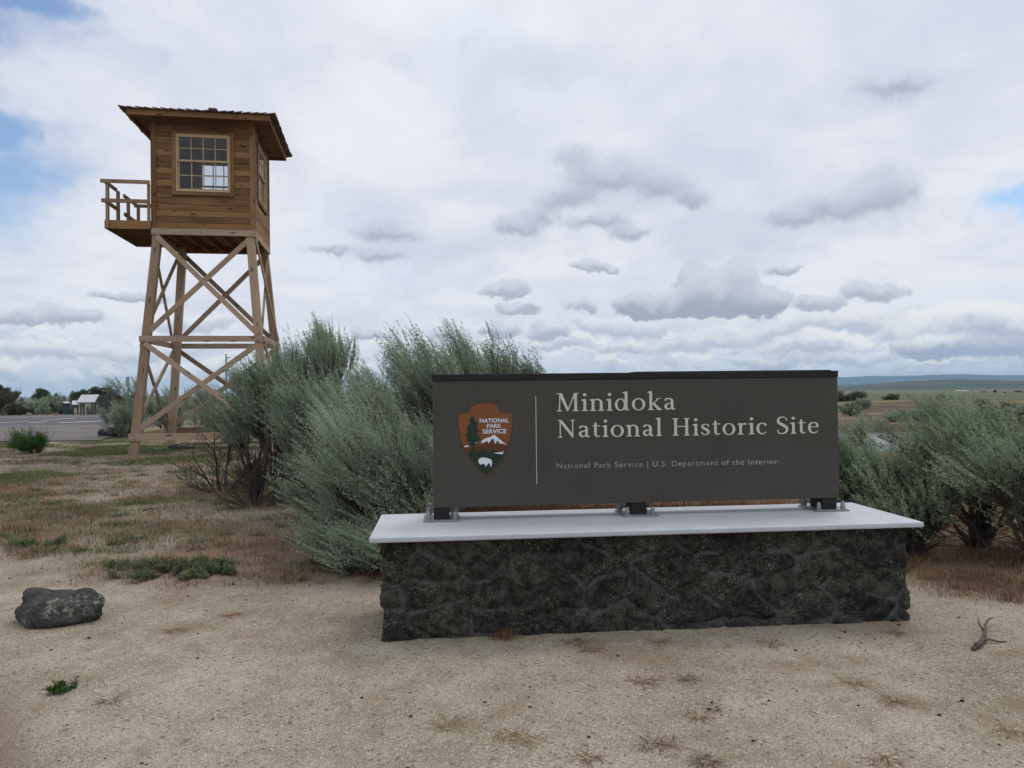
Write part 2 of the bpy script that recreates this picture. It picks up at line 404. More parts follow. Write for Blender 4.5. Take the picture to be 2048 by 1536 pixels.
MAT['greysign'] = plain_mat('grey_sign_back', (0.30, 0.36, 0.40), .5, 0, .4, 20, .1)
MAT['pole'] = plain_mat('weathered_pole', (0.10, 0.085, 0.07), .8, 0, .2, 20, .2)
def mk_panel():
    m, t, out = material('brown_grey_panel')
    P = t.new('ShaderNodeTexCoord').outputs['Object']
    n = t.noise(P, 220, 3, .6); n2 = t.noise(P, 2.2, 4); n3 = t.noise(t.vm('MULTIPLY', P, (3.0, 3.0, 1.0)), 14, 3)
    f = t.m('ADD', t.m('MULTIPLY', n, .3), t.m('ADD', t.m('MULTIPLY', n2, .5), t.m('MULTIPLY', n3, .2)))
    col = t.mix(t.ss(f, .36, .64), (0.050, 0.0455, 0.037), (0.066, 0.0605, 0.050))
    principled(t, out, col, t.lin(n2, .3, .7, .55, .7), t.bump(n, .18, .0012), .35)
    return m
MAT['panel'] = mk_panel()
def mk_slab():
    m, t, out = material('pale_stone_slab')
    P = t.new('ShaderNodeTexCoord').outputs['Object']
    n = t.noise(P, 6, 6, .6, .8); n2 = t.noise(P, 130, 3); st = t.noise(t.vm('MULTIPLY', P, (1.4, 7.0, 7.0)), 1.0, 5, .6, 1.0)
    col = t.mix(t.ss(t.m('ADD', t.m('MULTIPLY', n, .6), t.m('MULTIPLY', st, .4)), .3, .7), (0.455, 0.475, 0.51), (0.54, 0.555, 0.585))
    col = t.mix(t.ss(n2, .62, .8, 0, .12), col, (0.30, 0.30, 0.31))
    sn = t.noise(P, 2.3, 5, .65, 1.2); col = t.mix(t.ss(sn, .56, .72, 0, .35), col, (0.36, 0.365, 0.375)); col = t.mix(t.ss(t.voro(P, 9, 'F1'), .10, .04, 0, .3), col, (0.27, 0.26, 0.25))
    principled(t, out, col, .62, t.bump(n2, .2, .0015), .35)
    return m
MAT['slab'] = mk_slab()
def mk_lava():
    m, t, out = material('lava_stone_masonry')
    P = t.new('ShaderNodeTexCoord').outputs['Object']
    mort = t.attr('mortar'); cell = t.attr('cell')
    n = t.noise(P, 18, 6, .65); nf = t.noise(P, 90, 5, .65)
    base = t.mix(t.ss(t.m('ADD', t.m('MULTIPLY', n, .6), t.m('MULTIPLY', nf, .4)), .36, .66), (0.010, 0.0098, 0.0088), (0.064, 0.061, 0.054))
    base = t.mix(1.0, base, t.mix(cell, (0.6, 0.6, 0.6), (1.3, 1.27, 1.2)), 'MULTIPLY')
    sp = t.voro(P, 52, 'F1'); spc = t.noise(P, 7, 4, .6)
    spot = t.m('MULTIPLY', t.ss(t.m('ADD', sp, t.m('MULTIPLY', t.m('SUBTRACT', nf, .5), .7)), .34, .14), t.ss(spc, .47, .62))
    lc = t.mix(t.ss(t.noise(P, 11, 2), .45, .58), (0.25, 0.245, 0.205), (0.20, 0.185, 0.085))
    base = t.mix(t.m('MULTIPLY', spot, .72), base, lc)
    sp2 = t.voro(P, 120, 'F1'); s2 = t.m('MULTIPLY', t.ss(t.m('ADD', sp2, t.m('MULTIPLY', t.m('SUBTRACT', nf, .5), .8)), .30, .1), t.ss(t.noise(P, 9, 4), .44, .58))
    base = t.mix(t.m('MULTIPLY', s2, .8), base, (0.30, 0.31, 0.265))
    mc = t.mix(t.ss(nf, .35, .65), (0.062, 0.062, 0.058), (0.125, 0.124, 0.116))
    col = t.mix(t.m('MULTIPLY', mort, t.ss(t.noise(P, 4.2, 4, .6), .43, .58)), base, mc)
    h = t.m('ADD', t.m('MULTIPLY', n, .7), t.m('MULTIPLY', nf, .3))
    principled(t, out, col, .92, t.bump(h, .9, .02), .15)
    return m
MAT['lava'] = mk_lava()
def mk_rock(name, lo, hi, lich, amt):
    m, t, out = material(name)
    P = t.new('ShaderNodeTexCoord').outputs['Object']
    n = t.noise(P, 9, 6, .65); nf = t.noise(P, 60, 5, .65)
    col = t.mix(t.ss(t.m('ADD', t.m('MULTIPLY', n, .5), t.m('MULTIPLY', nf, .5)), .36, .66), lo, hi)
    v = t.voro(P, 26, 'F1')
    l = t.m('MULTIPLY', t.ss(t.m('ADD', t.noise(P, 22, 5, .7), t.m('MULTIPLY', nf, .3)), .64, .74), t.ss(t.noise(P, 4.2, 3), amt - .03, amt + .09))
    col = t.mix(t.m('MULTIPLY', l, .8), col, lich)
    principled(t, out, col, .92, t.bump(t.m('ADD', t.m('MULTIPLY', n, .5), nf), .8, .012), .15)
    return m
MAT['rock'] = mk_rock('dark_lava_rock', (0.028, 0.027, 0.027), (0.105, 0.10, 0.095), (0.27, 0.29, 0.22), .53)
MAT['paler_rock'] = mk_rock('pale_grey_rock', (0.13, 0.115, 0.105), (0.26, 0.235, 0.215), (0.3, 0.3, 0.25), .6)
def mk_leaf(name, lo, hi, dry=None):
    m, t, out = material(name)
    tint = t.attr('tint')
    oi = t.new('ShaderNodeObjectInfo').outputs['Random']
    col = t.mix(tint, lo, hi)
    if dry: col = t.mix(t.ss(tint, .90, .97), col, dry)
    col = t.mix(t.m('MULTIPLY', oi, .35), col, t.mix(1.0, col, (0.86, 0.92, 0.80), 'MULTIPLY'))
    d = t.new('ShaderNodeBsdfDiffuse'); t.put(d.inputs[0], col); d.inputs[1].default_value = 1
    tr = t.new('ShaderNodeBsdfTranslucent'); t.put(tr.inputs[0], col)
    mx = t.new('ShaderNodeMixShader'); mx.inputs[0].default_value = .30
    t.l.new(d.outputs[0], mx.inputs[1]); t.l.new(tr.outputs[0], mx.inputs[2]); t.l.new(mx.outputs[0], out.inputs[0])
    return m
MAT['sage'] = mk_leaf('sagebrush_leaves', (0.18, 0.24, 0.175), (0.52, 0.60, 0.45), (0.27, 0.24, 0.15))
MAT['sage_green'] = mk_leaf('green_sage_leaves', (0.195, 0.258, 0.165), (0.50, 0.585, 0.41), (0.27, 0.24, 0.13))
MAT['rabbit'] = mk_leaf('green_shrub_leaves', (0.035, 0.095, 0.022), (0.11, 0.21, 0.055))
MAT['weed'] = mk_leaf('weed_leaves', (0.115, 0.165, 0.075), (0.28, 0.335, 0.175), (0.32, 0.26, 0.14))
MAT['olive'] = mk_leaf('olive_tree_leaves', (0.075, 0.095, 0.055), (0.19, 0.21, 0.135))
MAT['greyshrub'] = mk_leaf('dull_shrub_leaves', (0.085, 0.085, 0.06), (0.185, 0.185, 0.135), (0.2, 0.14, 0.09))
MAT['twig'] = plain_mat('grey_twigs', (0.095, 0.078, 0.066), .9, 0, .1, 40, .4)
MAT['deadtwig'] = plain_mat('dead_dark_twigs', (0.080, 0.063, 0.056), .9, 0, .1, 30, .5)
MAT['trunk'] = plain_mat('tree_bark', (0.09, 0.07, 0.055), .9, 0, .1, 30, .3)
MAT['drift'] = plain_mat('weathered_grey_wood', (0.125, 0.102, 0.085), .9, 0, .1, 40, .5)
def mk_grass():
    m, t, out = material('dry_grass_blades')
    c = t.attr('col', 'Color'); oi = t.attr('tint')
    d = t.new('ShaderNodeBsdfDiffuse'); t.put(d.inputs[0], c)
    tr = t.new('ShaderNodeBsdfTranslucent'); t.put(tr.inputs[0], c)
    mx = t.new('ShaderNodeMixShader'); mx.inputs[0].default_value = .25
    t.l.new(d.outputs[0], mx.inputs[1]); t.l.new(tr.outputs[0], mx.inputs[2]); t.l.new(mx.outputs[0], out.inputs[0])
    return m
MAT['grass'] = mk_grass()
def mk_glass():
    m, t, out = material('window_glass')
    g = t.new('ShaderNodeBsdfGlossy'); g.inputs['Roughness'].default_value = .02; g.inputs['Color'].default_value = (1, 1, 1, 1)
    tr = t.new('ShaderNodeBsdfTransparent'); tr.inputs[0].default_value = (.88, .90, .92, 1)
    fr = t.new('ShaderNodeFresnel'); fr.inputs[0].default_value = 1.5
    mx = t.new('ShaderNodeMixShader'); t.l.new(t.m('ADD', t.m('MULTIPLY', fr.outputs[0], .55), .005), mx.inputs[0]); t.l.new(tr.outputs[0], mx.inputs[1]); t.l.new(g.outputs[0], mx.inputs[2])
    t.l.new(mx.outputs[0], out.inputs[0]); return m
MAT['glass'] = mk_glass()
def mk_ground():
    m, t, out = material('sand_and_soil')
    P = t.geo(); veg = t.attr('veg'); green = t.attr('green'); far = t.attr('far'); red = t.attr('red'); track_shade = t.attr('track_shade')
    n0 = t.noise(P, .9, 5, .6); n1 = t.noise(P, 5, 6, .65); n2 = t.noise(P, 45, 5, .7); v = t.voro(P, 150, 'F1', 'Color'); vs_ = t.sep(v)[0]
    v2 = t.voro(P, 60, 'F1', 'Color'); vs2 = t.sep(v2)[1]
    f = t.m('ADD', t.m('MULTIPLY', n0, .45), t.m('ADD', t.m('MULTIPLY', n1, .33), t.m('MULTIPLY', n2, .22)))
    sand = t.mix(t.ss(f, .36, .64), (0.24, 0.198, 0.140), (0.40, 0.350, 0.275))
    sand = t.mix(t.ss(vs_, .82, .95, 0, .5), sand, (0.62, 0.57, 0.49))
    sand = t.mix(t.ss(vs_, .16, .05, 0, .6), sand, (0.16, 0.125, 0.095))
    sand = t.mix(t.ss(vs2, .955, .975, 0, .65), sand, (0.115, 0.09, 0.08))
    sand = t.mix(t.m('MULTIPLY', t.ss(t.noise(P, 1.3, 7, .72), .50, .64), .62), sand, (0.215, 0.158, 0.100))
    sand = t.mix(t.m('MULTIPLY', t.ss(t.noise(P, 7, 6, .75), .58, .70), .6), sand, (0.19, 0.128, 0.078))
    sand = t.mix(1.0, sand, t.mix(t.ss(t.noise(P, 130, 4, .75), .34, .66), (0.74, 0.73, 0.72), (1.22, 1.23, 1.24)), 'MULTIPLY')
    sand = t.mix(t.m('MULTIPLY', track_shade, t.ss(n1, .3, .6, .4, .9)), sand, (0.155, 0.108, 0.070))  # wheel-track shadow put into the sand colour as a darker brown patch
    soil = t.mix(t.ss(f, .36, .64), (0.165, 0.128, 0.09), (0.32, 0.268, 0.20))
    soil = t.mix(t.ss(n1, .56, .66, 0, .7), soil, (0.27, 0.235, 0.195))
    soil = t.mix(t.m('MULTIPLY', red, .75), soil, t.mix(t.ss(f, .36, .64), (0.10, 0.063, 0.044), (0.20, 0.132, 0.09)))
    soil = t.mix(t.m('MULTIPLY', green, t.ss(n1, .34, .56)), soil, t.mix(n2, (0.075, 0.098, 0.038), (0.16, 0.18, 0.085)))
    xs_, ys_, zs_ = t.sep(P)
    scr = t.noise(t.xyz(t.m('MULTIPLY', xs_, .09), t.m('MULTIPLY', ys_, .22), 0.0), 1.0, 5, .65)
    soil = t.mix(t.m('MULTIPLY', t.m('MULTIPLY', t.ss(scr, .46, .60), t.ss(ys_, 30, 40)), .75), soil, (0.070, 0.058, 0.042))
    soil = t.mix(t.m('MULTIPLY', t.m('MULTIPLY', t.ss(scr, .50, .40), t.ss(ys_, 30, 40)), .5), soil, (0.19, 0.165, 0.075))
    soil = t.mix(t.m('MULTIPLY', t.attr('bank'), .85), soil, t.mix(n2, (0.045, 0.034, 0.027), (0.105, 0.078, 0.060)))
    # far steppe: broad bands of green and straw
    x, y, z = t.sep(P)
    fb = t.noise(t.xyz(t.m('MULTIPLY', x, .006), t.m('MULTIPLY', y, .016), 0.0), 1.0, 5, .55)
    fb2 = t.noise(P, .05, 5, .65)
    farc = t.mix(t.ss(fb, .38, .6), (0.085, 0.105, 0.044), (0.16, 0.15, 0.08))
    farc = t.mix(t.ss(fb2, .5, .62, 0, .6), farc, (0.075, 0.082, 0.05))
    col = t.mix(veg, sand, soil); col = t.mix(far, col, farc)
    h = t.m('ADD', t.m('MULTIPLY', n2, .6), t.m('MULTIPLY', vs_, .25)); h = t.m('ADD', h, t.m('MULTIPLY', n1, 1.2))
    principled(t, out, col, .95, t.bump(h, .55, .012), .12)
    return m
MAT['ground'] = mk_ground()
def mk_asphalt():
    m, t, out = material('asphalt')
    P = t.geo(); n = t.noise(P, .35, 5, .6); nf = t.noise(P, 30, 4)
    x, y, z = t.sep(P)
    fresh = t.m('MULTIPLY', t.ss(t.m('ADD', y, t.m('MULTIPLY', n, 1.0)), 37.5, 38.2), t.ss(t.m('ADD', y, t.m('MULTIPLY', n, 1.0)), 50.5, 50.0))
    col = t.mix(t.ss(t.m('ADD', t.m('MULTIPLY', n, .6), t.m('MULTIPLY', nf, .4)), .35, .65), (0.125, 0.110, 0.108), (0.185, 0.165, 0.158))
    col = t.mix(t.m('MULTIPLY', fresh, .75), col, (0.095, 0.09, 0.115))
    principled(t, out, col, .9, t.bump(nf, .3, .004), .2)
    return m
MAT['asphalt'] = mk_asphalt()
MAT['paint'] = plain_mat('white_road_paint', (0.62, 0.62, 0.62), .7, 0, .3, 3, .15)
def mk_water():
    m, t, out = material('canal_water')
    P = t.geo(); n = t.noise(t.vm('MULTIPLY', P, (1.0, 2.6, 1.0)), 1.6, 4, .6); n2 = t.noise(P, 9, 3)
    principled(t, out, (0.10, 0.105, 0.095), .16, t.bump(t.m('ADD', n, t.m('MULTIPLY', n2, .25)), .45, .12), .6)
    return m
MAT['water'] = mk_water()
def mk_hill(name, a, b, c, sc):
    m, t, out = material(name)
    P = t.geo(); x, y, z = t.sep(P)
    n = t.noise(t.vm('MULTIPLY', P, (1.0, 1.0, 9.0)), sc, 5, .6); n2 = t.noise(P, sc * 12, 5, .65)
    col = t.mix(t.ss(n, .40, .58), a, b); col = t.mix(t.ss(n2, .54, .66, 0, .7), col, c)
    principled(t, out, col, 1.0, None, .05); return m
MAT['hill'] = mk_hill('far_hill_steppe', (0.050, 0.072, 0.038), (0.100, 0.082, 0.058), (0.032, 0.045, 0.026), .0022)
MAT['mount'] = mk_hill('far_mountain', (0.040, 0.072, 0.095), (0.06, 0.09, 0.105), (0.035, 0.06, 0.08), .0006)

# ------------------------------------------------------------------ ground sheet
def build_ground():
    ang = np.concatenate([np.linspace(-46, 46, 390), np.linspace(46, 314, 68)[1:-1]]) * math.pi / 180
    rr = [0.0]; r = .7
    while r < 12000: rr.append(r); r *= 1.0095 if r < 40 else (1.02 if r < 120 else 1.06)
    rr = np.array(rr[1:])
    A, R = np.meshgrid(ang, rr); X = R * np.sin(A); Y = R * np.cos(A); Z = gz(X, Y)
    V = np.stack([X, Y, Z], -1).reshape(-1, 3); na = len(ang); nr = len(rr)
    i, j = np.meshgrid(np.arange(nr - 1), np.arange(na), indexing='ij'); j2 = (j + 1) % na
    F = np.stack([i * na + j2, i * na + j, (i + 1) * na + j, (i + 1) * na + j2], -1).reshape(-1, 4)[:, ::-1]
    c = len(V); V = np.vstack([V, [[0, 0, gz1(0, 0)]]])
    k = np.arange(na); F = np.vstack([F, np.stack([k, (k + 1) % na, np.full(na, c), np.full(na, c)], -1)])
    # centre fan as degenerate-free triangles is fine: replace by tiny quads
    F = F[:-na]; 
    x, y = V[:, 0], V[:, 1]
    veg = grassy(x, y)
    gr = ss(.40, .54, fbm(x * .55, y * .9, 4, 77)) * (.12 + .88 * ss(9, 13, y)) * (1 - ss(-2, 1, x)) + .25 * ss(.5, .62, fbm(x * .2, y * .3, 3, 99)) * ss(30, 45, y) * ss(5, 9, x)
    bank = ss(5.6, 6.6, y - canal_y(x)) * (1 - ss(8.2, 8.9, y - canal_y(x))) * ss(5, 9, x)
    red = np.clip(ss(.40, .56, fbm(x * .5 + 9, y * .7, 4, 55)) * (1 - ss(11, 16, y)) + np.maximum(ss(2, 3.5, x) * .8 * ss(4, 7, y), ss(-1.6, -.9, x) * ss(5.7, 6.2, y)) * (1 - ss(61, 68, y)), 0, 1)
    far = np.maximum(ss(70, 140, np.hypot(x, y)), ss(61, 70, y) * ss(5, 9, x))
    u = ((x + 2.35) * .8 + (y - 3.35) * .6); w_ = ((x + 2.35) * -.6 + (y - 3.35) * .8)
    track_shade = np.exp(-(u / .16) ** 2) * np.exp(-(w_ / .8) ** 2)  # mask for the painted shadow along the track dip
    o = raw_mesh('ground', V, F, MAT['ground'], None, dict(veg=veg, green=gr, red=red, far=far, track_shade=track_shade, bank=bank), True)
    tag(o, kind='structure')
build_ground()

def sheet(name, pts, dz, mat, n=40):
    """quad patch following the ground dz above it, pts four corners in order"""
    p = [np.array(q, float) for q in pts]
    U, W = np.meshgrid(np.linspace(0, 1, n), np.linspace(0, 1, n))
    XY = (p[0][None, None] * ((1 - U) * (1 - W))[..., None] + p[1][None, None] * (U * (1 - W))[..., None] + p[2][None, None] * (U * W)[..., None] + p[3][None, None] * ((1 - U) * W)[..., None]).reshape(-1, 2)
    Z = gz(XY[:, 0], XY[:, 1]) + dz
    i, j = np.meshgrid(np.arange(n - 1), np.arange(n - 1), indexing='ij')
    F = np.stack([i * n + j, i * n + j + 1, (i + 1) * n + j + 1, (i + 1) * n + j], -1).reshape(-1, 4)
    return raw_mesh(name, np.column_stack([XY, Z]), F, mat, None, None, True)
o = sheet('parking_lot', [(-60, 24.5), (-13.3, 24.2), (-24, 57), (-110, 60)], .03, MAT['asphalt'], 70); tag(o, kind='structure')
def stripe(px0, py0, px1, py1, w):
    a = np.array(ground_at(px0, py0)[:2]); b = np.array(ground_at(px1, py1)[:2]); d = (b - a) / np.linalg.norm(b - a); n = np.array([-d[1], d[0]]) * w / 2
    o = sheet('road_marking', [a - n, b - n, b + n, a + n], .036, MAT['paint'], 12); tag(o, kind='structure')
stripe(-40, 848.5, 56, 844, .28); stripe(118, 847, 215, 842.5, .45); stripe(58, 846.5, 95, 844.2, .3); stripe(85, 841.5, 150, 837, .22)
# canal water
XS = np.linspace(4.5, 230, 60); V = []; F = []
for k, xx in enumerate(XS): V += [(xx, canal_y(xx) - 8.5, -.62), (xx, canal_y(xx) + 8.9, -.62)]
F = [(2 * k, 2 * k + 2, 2 * k + 3, 2 * k + 1) for k in range(len(XS) - 1)]
tag(raw_mesh('canal_water', V, F, MAT['water']), kind='structure')
# far hill and mountains
def ridge(name, mat, D, depth, prof, seed, amp, base):
    """prof: (px, py) skyline points of the photo; heights become real metres at distance D"""
    px = np.array([p[0] for p in prof], float); n = 220
    X = np.linspace((px[0] - 1024) / CF * D, (px[-1] - 1024) / CF * D, n)
    hz = []
    for a, b in prof: hz.append(AT(a, b, D)[2])
    H = np.interp(X, [(a - 1024) / CF * D for a in px], hz)
    H = H + amp * (fbm(X / D * 60, X * 0, 4, seed) - .5)
    rows = 14; V = []; 
    for r in range(rows):
        s = r / (rows - 1); c = math.sin(s * math.pi) ** .8
        yy = D + (s - .5) * depth * 2
        zz = base + (H - base) * c + amp * .8 * (fbm(X / D * 25 + 3 * r, X * 0 + r * .7, 3, seed + 9) - .5) * (c if r != rows // 2 else 0)
        V.append(np.column_stack([X, np.full(n, yy) , zz]))
    V = np.vstack(V); i, j = np.meshgrid(np.arange(rows - 1), np.arange(n - 1), indexing='ij')
    F = np.stack([i * n + j, i * n + j + 1, (i + 1) * n + j + 1, (i + 1) * n + j], -1).reshape(-1, 4)
    tag(raw_mesh(name, V, F, mat, None, None, True), kind='structure')
ridge('hill', MAT['hill'], 3000, 900, [(1200, 790), (1560, 778), (1680, 772), (1760, 769), (1830, 763), (1880, 760), (1920, 761), (1985, 765), (2060, 767), (2200, 770), (2600, 776)], 3, 4, -16)
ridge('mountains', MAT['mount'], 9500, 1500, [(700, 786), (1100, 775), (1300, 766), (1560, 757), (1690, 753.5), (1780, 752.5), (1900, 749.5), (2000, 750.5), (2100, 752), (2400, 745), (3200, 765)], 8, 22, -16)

# ------------------------------------------------------------------ stone plinth and entrance sign
SX, SY, SYAW = .844, 5.10, .0888
SW, SD, SZT, ST = 3.5157, .861, .7277, .036
def build_plinth():
    root = empty('stone_plinth', (SX, SY, 0), SYAW)
    tag(root, 'long low wall of dark lava stone with pale slab top, carrying the entrance sign', 'stone wall')
    w, d = 3.3623, SD - .15; z0, z1 = -.12, SZT - ST - .002
    st = .0105
    per = []
    nx, ny, nz = int(w / st), int(d / st), int((z1 - z0) / st)
    for k in range(nx): per.append((-w / 2 + k * w / nx, -d / 2, 0, -1))
    for k in range(ny): per.append((w / 2, -d / 2 + k * d / ny, 1, 0))
    for k in range(nx): per.append((w / 2 - k * w / nx, d / 2, 0, 1))
    for k in range(ny): per.append((-w / 2, d / 2 - k * d / ny, -1, 0))
    per = np.array(per); n = len(per); zs = np.linspace(z0, z1, nz)
    P = np.zeros((nz, n, 3)); P[..., 0] = per[None, :, 0]; P[..., 1] = per[None, :, 1]; P[..., 2] = zs[:, None]
    N = np.zeros((nz, n, 3)); N[..., 0] = per[None, :, 2]; N[..., 1] = per[None, :, 3]
    Q = P.reshape(-1, 3); Nn = N.reshape(-1, 3)
    # stone seeds around the shell
    rs = np.random.default_rng(4); seeds = []
    for zc in (-.02, .16, .33, .50, .66):
        x = -w / 2 - .05
        while x < w / 2 + .1:
            for yy in (-d / 2, 0, d / 2): seeds.append((x + rs.uniform(-.06, .06), yy + rs.uniform(-.03, .03), zc + rs.uniform(-.055, .055)))
            x += rs.uniform(.24, .46)
    seeds = np.array(seeds)
    wq = Q + .035 * np.column_stack([fbm(Q[:, 0] * 7 + Q[:, 1] * 5, Q[:, 2] * 7, 3, 1) - .5, fbm(Q[:, 1] * 7, Q[:, 2] * 7, 3, 2) - .5, fbm(Q[:, 0] * 7 + Q[:, 1] * 3, Q[:, 2] * 7 + 5, 3, 3) - .5]) * 2
    d1 = np.full(len(Q), 9.); d2 = np.full(len(Q), 9.); idx = np.zeros(len(Q), int)
    for k, sd in enumerate(seeds):
        dd = np.sqrt((((wq - sd) * np.array([1, 1, 1.25])) ** 2).sum(1))
        upd = dd < d1; d2 = np.where(upd, d1, np.minimum(d2, dd)); idx = np.where(upd, k, idx); d1 = np.where(upd, dd, d1)
    e = d2 - d1
    mort = 1 - ss(.008, .030, e + .03 * (fbm(Q[:, 0] * 14 + Q[:, 1] * 9, Q[:, 2] * 14, 3, 44) - .5))
    rel = rs.uniform(-.012, .016, len(seeds))[idx]
    u = Q[:, 0] + Q[:, 1] * .83
    disp = ss(.002, .05, e) * (.015 + rel * 1.1) - .008 + .026 * (fbm(u * 11, Q[:, 2] * 13, 4, 12) - .5) + .018 * (fbm(u * 42, Q[:, 2] * 42, 3, 14) - .5)
    topfade = 1
    Q = Q + Nn * disp[:, None]
    i, j = np.meshgrid(np.arange(nz - 1), np.arange(n), indexing='ij'); j2 = (j + 1) % n
    F = np.stack([i * n + j, i * n + j2, (i + 1) * n + j2, (i + 1) * n + j], -1).reshape(-1, 4)
    raw_mesh('stone_base', Q, F, MAT['lava'], root, dict(mortar=mort, cell=rs.uniform(0, 1, len(seeds))[idx]), True)
    mb = MB(); mb.box(-SW / 2, SW / 2, -SD / 2, SD / 2, SZT - ST, SZT, tint=.5)
    mb.build('slab', MAT['slab'], root, bevel=.011, seg=3, smooth=False)
build_plinth()

def build_sign():
    root = empty('entrance_sign', (SX, SY, SZT), SYAW)
    tag(root, 'wide dark brown grey entrance sign with serif lettering and arrowhead emblem, on three black posts', 'sign')
    def Z(z): return z - SZT
    x0, x1 = -1.377, 1.470; yf = .084; yb = .284; zb, zt = .8165, 1.7145
    mb = MB(); mb.box(x0, x1, yf, yb, Z(zb), Z(zt - .045), tint=.5); mb.build('panel', MAT['panel'], root, bevel=.003, seg=2)
    mb = MB(); mb.box(x0 - .004, x1 + .003, yf - .006, yb + .006, Z(zt - .0445), Z(zt), tint=.5); mb.box(x0 + 1.4, x1 - .035, yf + .02, yb - .02, Z(zt + .0002), Z(zt + .007), tint=.5)
    mb.build('top_rail', MAT['dark_metal'], root, bevel=.002)
    for xc in (-1.325, .032, 1.40):
        mb = MB(); mb.box(xc - .053, xc + .053, yf + .004, yb - .012, .012, Z(zb - .0005), tint=.5)
        post = mb.build('post', MAT['dark_metal'], root, bevel=.003)
        mb = MB(); mb.box(xc - .122, xc + .122, yf - .045, yb + .03, .0005, .0115, tint=.5); mb.build('base_plate', MAT['steel'], post, bevel=.002)
        for sx in (-1, 1):
            for yy in (yf - .012, yb + .004):
                mb = MB(); c = (xc + sx * .088, yy, .0118)
                mb.lathe([(.019, 0), (.019, .004), (.0165, .005), (.0165, .022), (.015, .024), (.0135, .040), (.009, .050), (.003, .0535)], c, 12)
                if yy > .2:
                    pts = [(c[0] + .017 * math.cos(a) , c[1] + .016, c[2] + .052 + .022 * math.sin(a)) for a in np.linspace(math.pi, 0, 9)]
                    pts = [(pts[0][0], pts[0][1], c[2] + .002)] + pts + [(pts[-1][0], pts[-1][1], c[2] + .002)]
                    mb.tube(pts, [.0055] * len(pts), 6)
                mb.build('anchor_bolt', MAT['steel'], post, smooth=False)
    # ---- vertical rule
    pl = lambda u, v, d: (u, yf + d, Z(v))
    mb = MB(); mb.poly([(-.6805, .962), (-.6765, .962), (-.6765, 1.561), (-.6805, 1.561)], pl, -.0012, .002); mb.build('divider_line', MAT['letters'], root)
    # ---- serif lettering drawn from strokes
    XH = .66
    def rect(a, b, c, d): return [(a, b), (c, b), (c, d), (a, d)]
    def stroke(pts):
        p = [Vector((q[0], q[1])) for q in pts]
        # resample with catmull-rom
        out = []; ws = []
        for i in range(len(p) - 1):
            a, b, c, d = p[max(i - 1, 0)], p[i], p[i + 1], p[min(i + 2, len(p) - 1)]
            for k in range(6):
                t = k / 6
                out.append(.5 * ((2 * b) + (c - a) * t + (2 * a - 5 * b + 4 * c - d) * t * t + (3 * b - a - 3 * c + d) * t ** 3)); ws.append(pts[i][2] * (1 - t) + pts[i + 1][2] * t)
        out.append(p[-1]); ws.append(pts[-1][2])
        L = []; R = []
        for i, q in enumerate(out):
            d = (out[min(i + 1, len(out) - 1)] - out[max(i - 1, 0)]).normalized(); n = Vector((-d.y, d.x))
            L.append(tuple(q + n * ws[i] / 2)); R.append(tuple(q - n * ws[i] / 2))
        return L + R[::-1]
    def ring(cx, cy, rx, ry, tx, ty, n=28):
        """stressed o as two half-strips"""
        res = []
        for a0, a1 in ((90, 270), (-90, 90)):
            A = np.radians(np.linspace(a0, a1, n)); o = [(cx + rx * math.cos(a), cy + ry * math.sin(a)) for a in A]
            i_ = [(cx + (rx - tx) * math.cos(a), cy + (ry - ty) * math.sin(a)) for a in A]; res.append(o + i_[::-1])
        return res
    S, HL, SH, SL = .135, .055, .045, .085
    def foot(x0, x1, l=SL, r=SL): return [(x0 - l, 0), (x1 + r, 0), (x1 + r, SH * .6), (x1, SH * 1.6), (x0, SH * 1.6), (x0 - l, SH * .6)]
    def head(x0, x1, y, l=SL, r=SL): return [(x0 - l, y), (x0 - l, y - SH * .6), (x0, y - SH * 1.6), (x1, y - SH * 1.6), (x1 + r, y - SH * .6), (x1 + r, y)]
    def flag(x0, y): return [(x0, y), (x0 + .03, y), (x0 + .03, y - .13), (x0 - .10, y - .075), (x0 - .105, y - .045)]
    def circ(cx, cy, r): return [(cx + r * math.cos(a), cy + r * math.sin(a)) for a in np.linspace(0, 2 * math.pi, 18)[:-1]]
    def arch(xl, xr): return stroke([(xl, XH - .17, .03), (xl + .07, XH - .06, .05), ((xl + xr) / 2 + .03, XH - .03, .075), (xr - .02, XH - .12, .12), (xr, XH - .26, .135), (xr, .02, .135)])
    G = {}
    def sm(x, y=XH): return [rect(x, .01, x + S, y), foot(x, x + S), flag(x, y)]
    G['i'] = (.34, sm(.11) + [circ(.11 + S / 2, .90, .088)])
    G['l'] = (.34, sm(.11, 1.05))
    G['n'] = (.76, sm(.11) + [arch(.21, .58), foot(.5125, .6475)])
    G['r'] = (.52, sm(.11) + [stroke([(.22, XH - .18, .03), (.29, XH - .07, .06), (.38, XH - .035, .09), (.47, XH - .075, .12)])])
    G['o'] = (.74, ring(.37, XH / 2, .335, XH / 2 + .015, .135, .055))
    G['d'] = (.78, ring(.32, XH / 2, .285, XH / 2 + .012, .125, .055) + [rect(.525, .01, .66, 1.05), flag(.525, 1.05), [(.64, 0), (.75, .03), (.75, .06), (.64, .075)]])
    G['k'] = (.74, sm(.11, 1.05) + [stroke([(.22, .30, .05), (.40, .47, .055), (.54, .63, .06)]), rect(.44, XH - .035, .68, XH), stroke([(.30, .40, .11), (.45, .20, .135), (.63, .02, .13)]), [(.47, 0), (.76, 0), (.76, .03), (.62, .06), (.47, .03)]])
    G['a'] = (.64, [stroke([(.10, .52, .12), (.16, .61, .085), (.29, XH - .03, .06), (.42, .56, .115), (.44, .42, .132), (.44, .12, .132), (.50, .035, .08), (.60, .055, .045)]),
                    stroke([(.43, .385, .04), (.27, .345, .06), (.13, .27, .11), (.115, .16, .13), (.19, .06, .10), (.31, .06, .055), (.43, .16, .035)])])
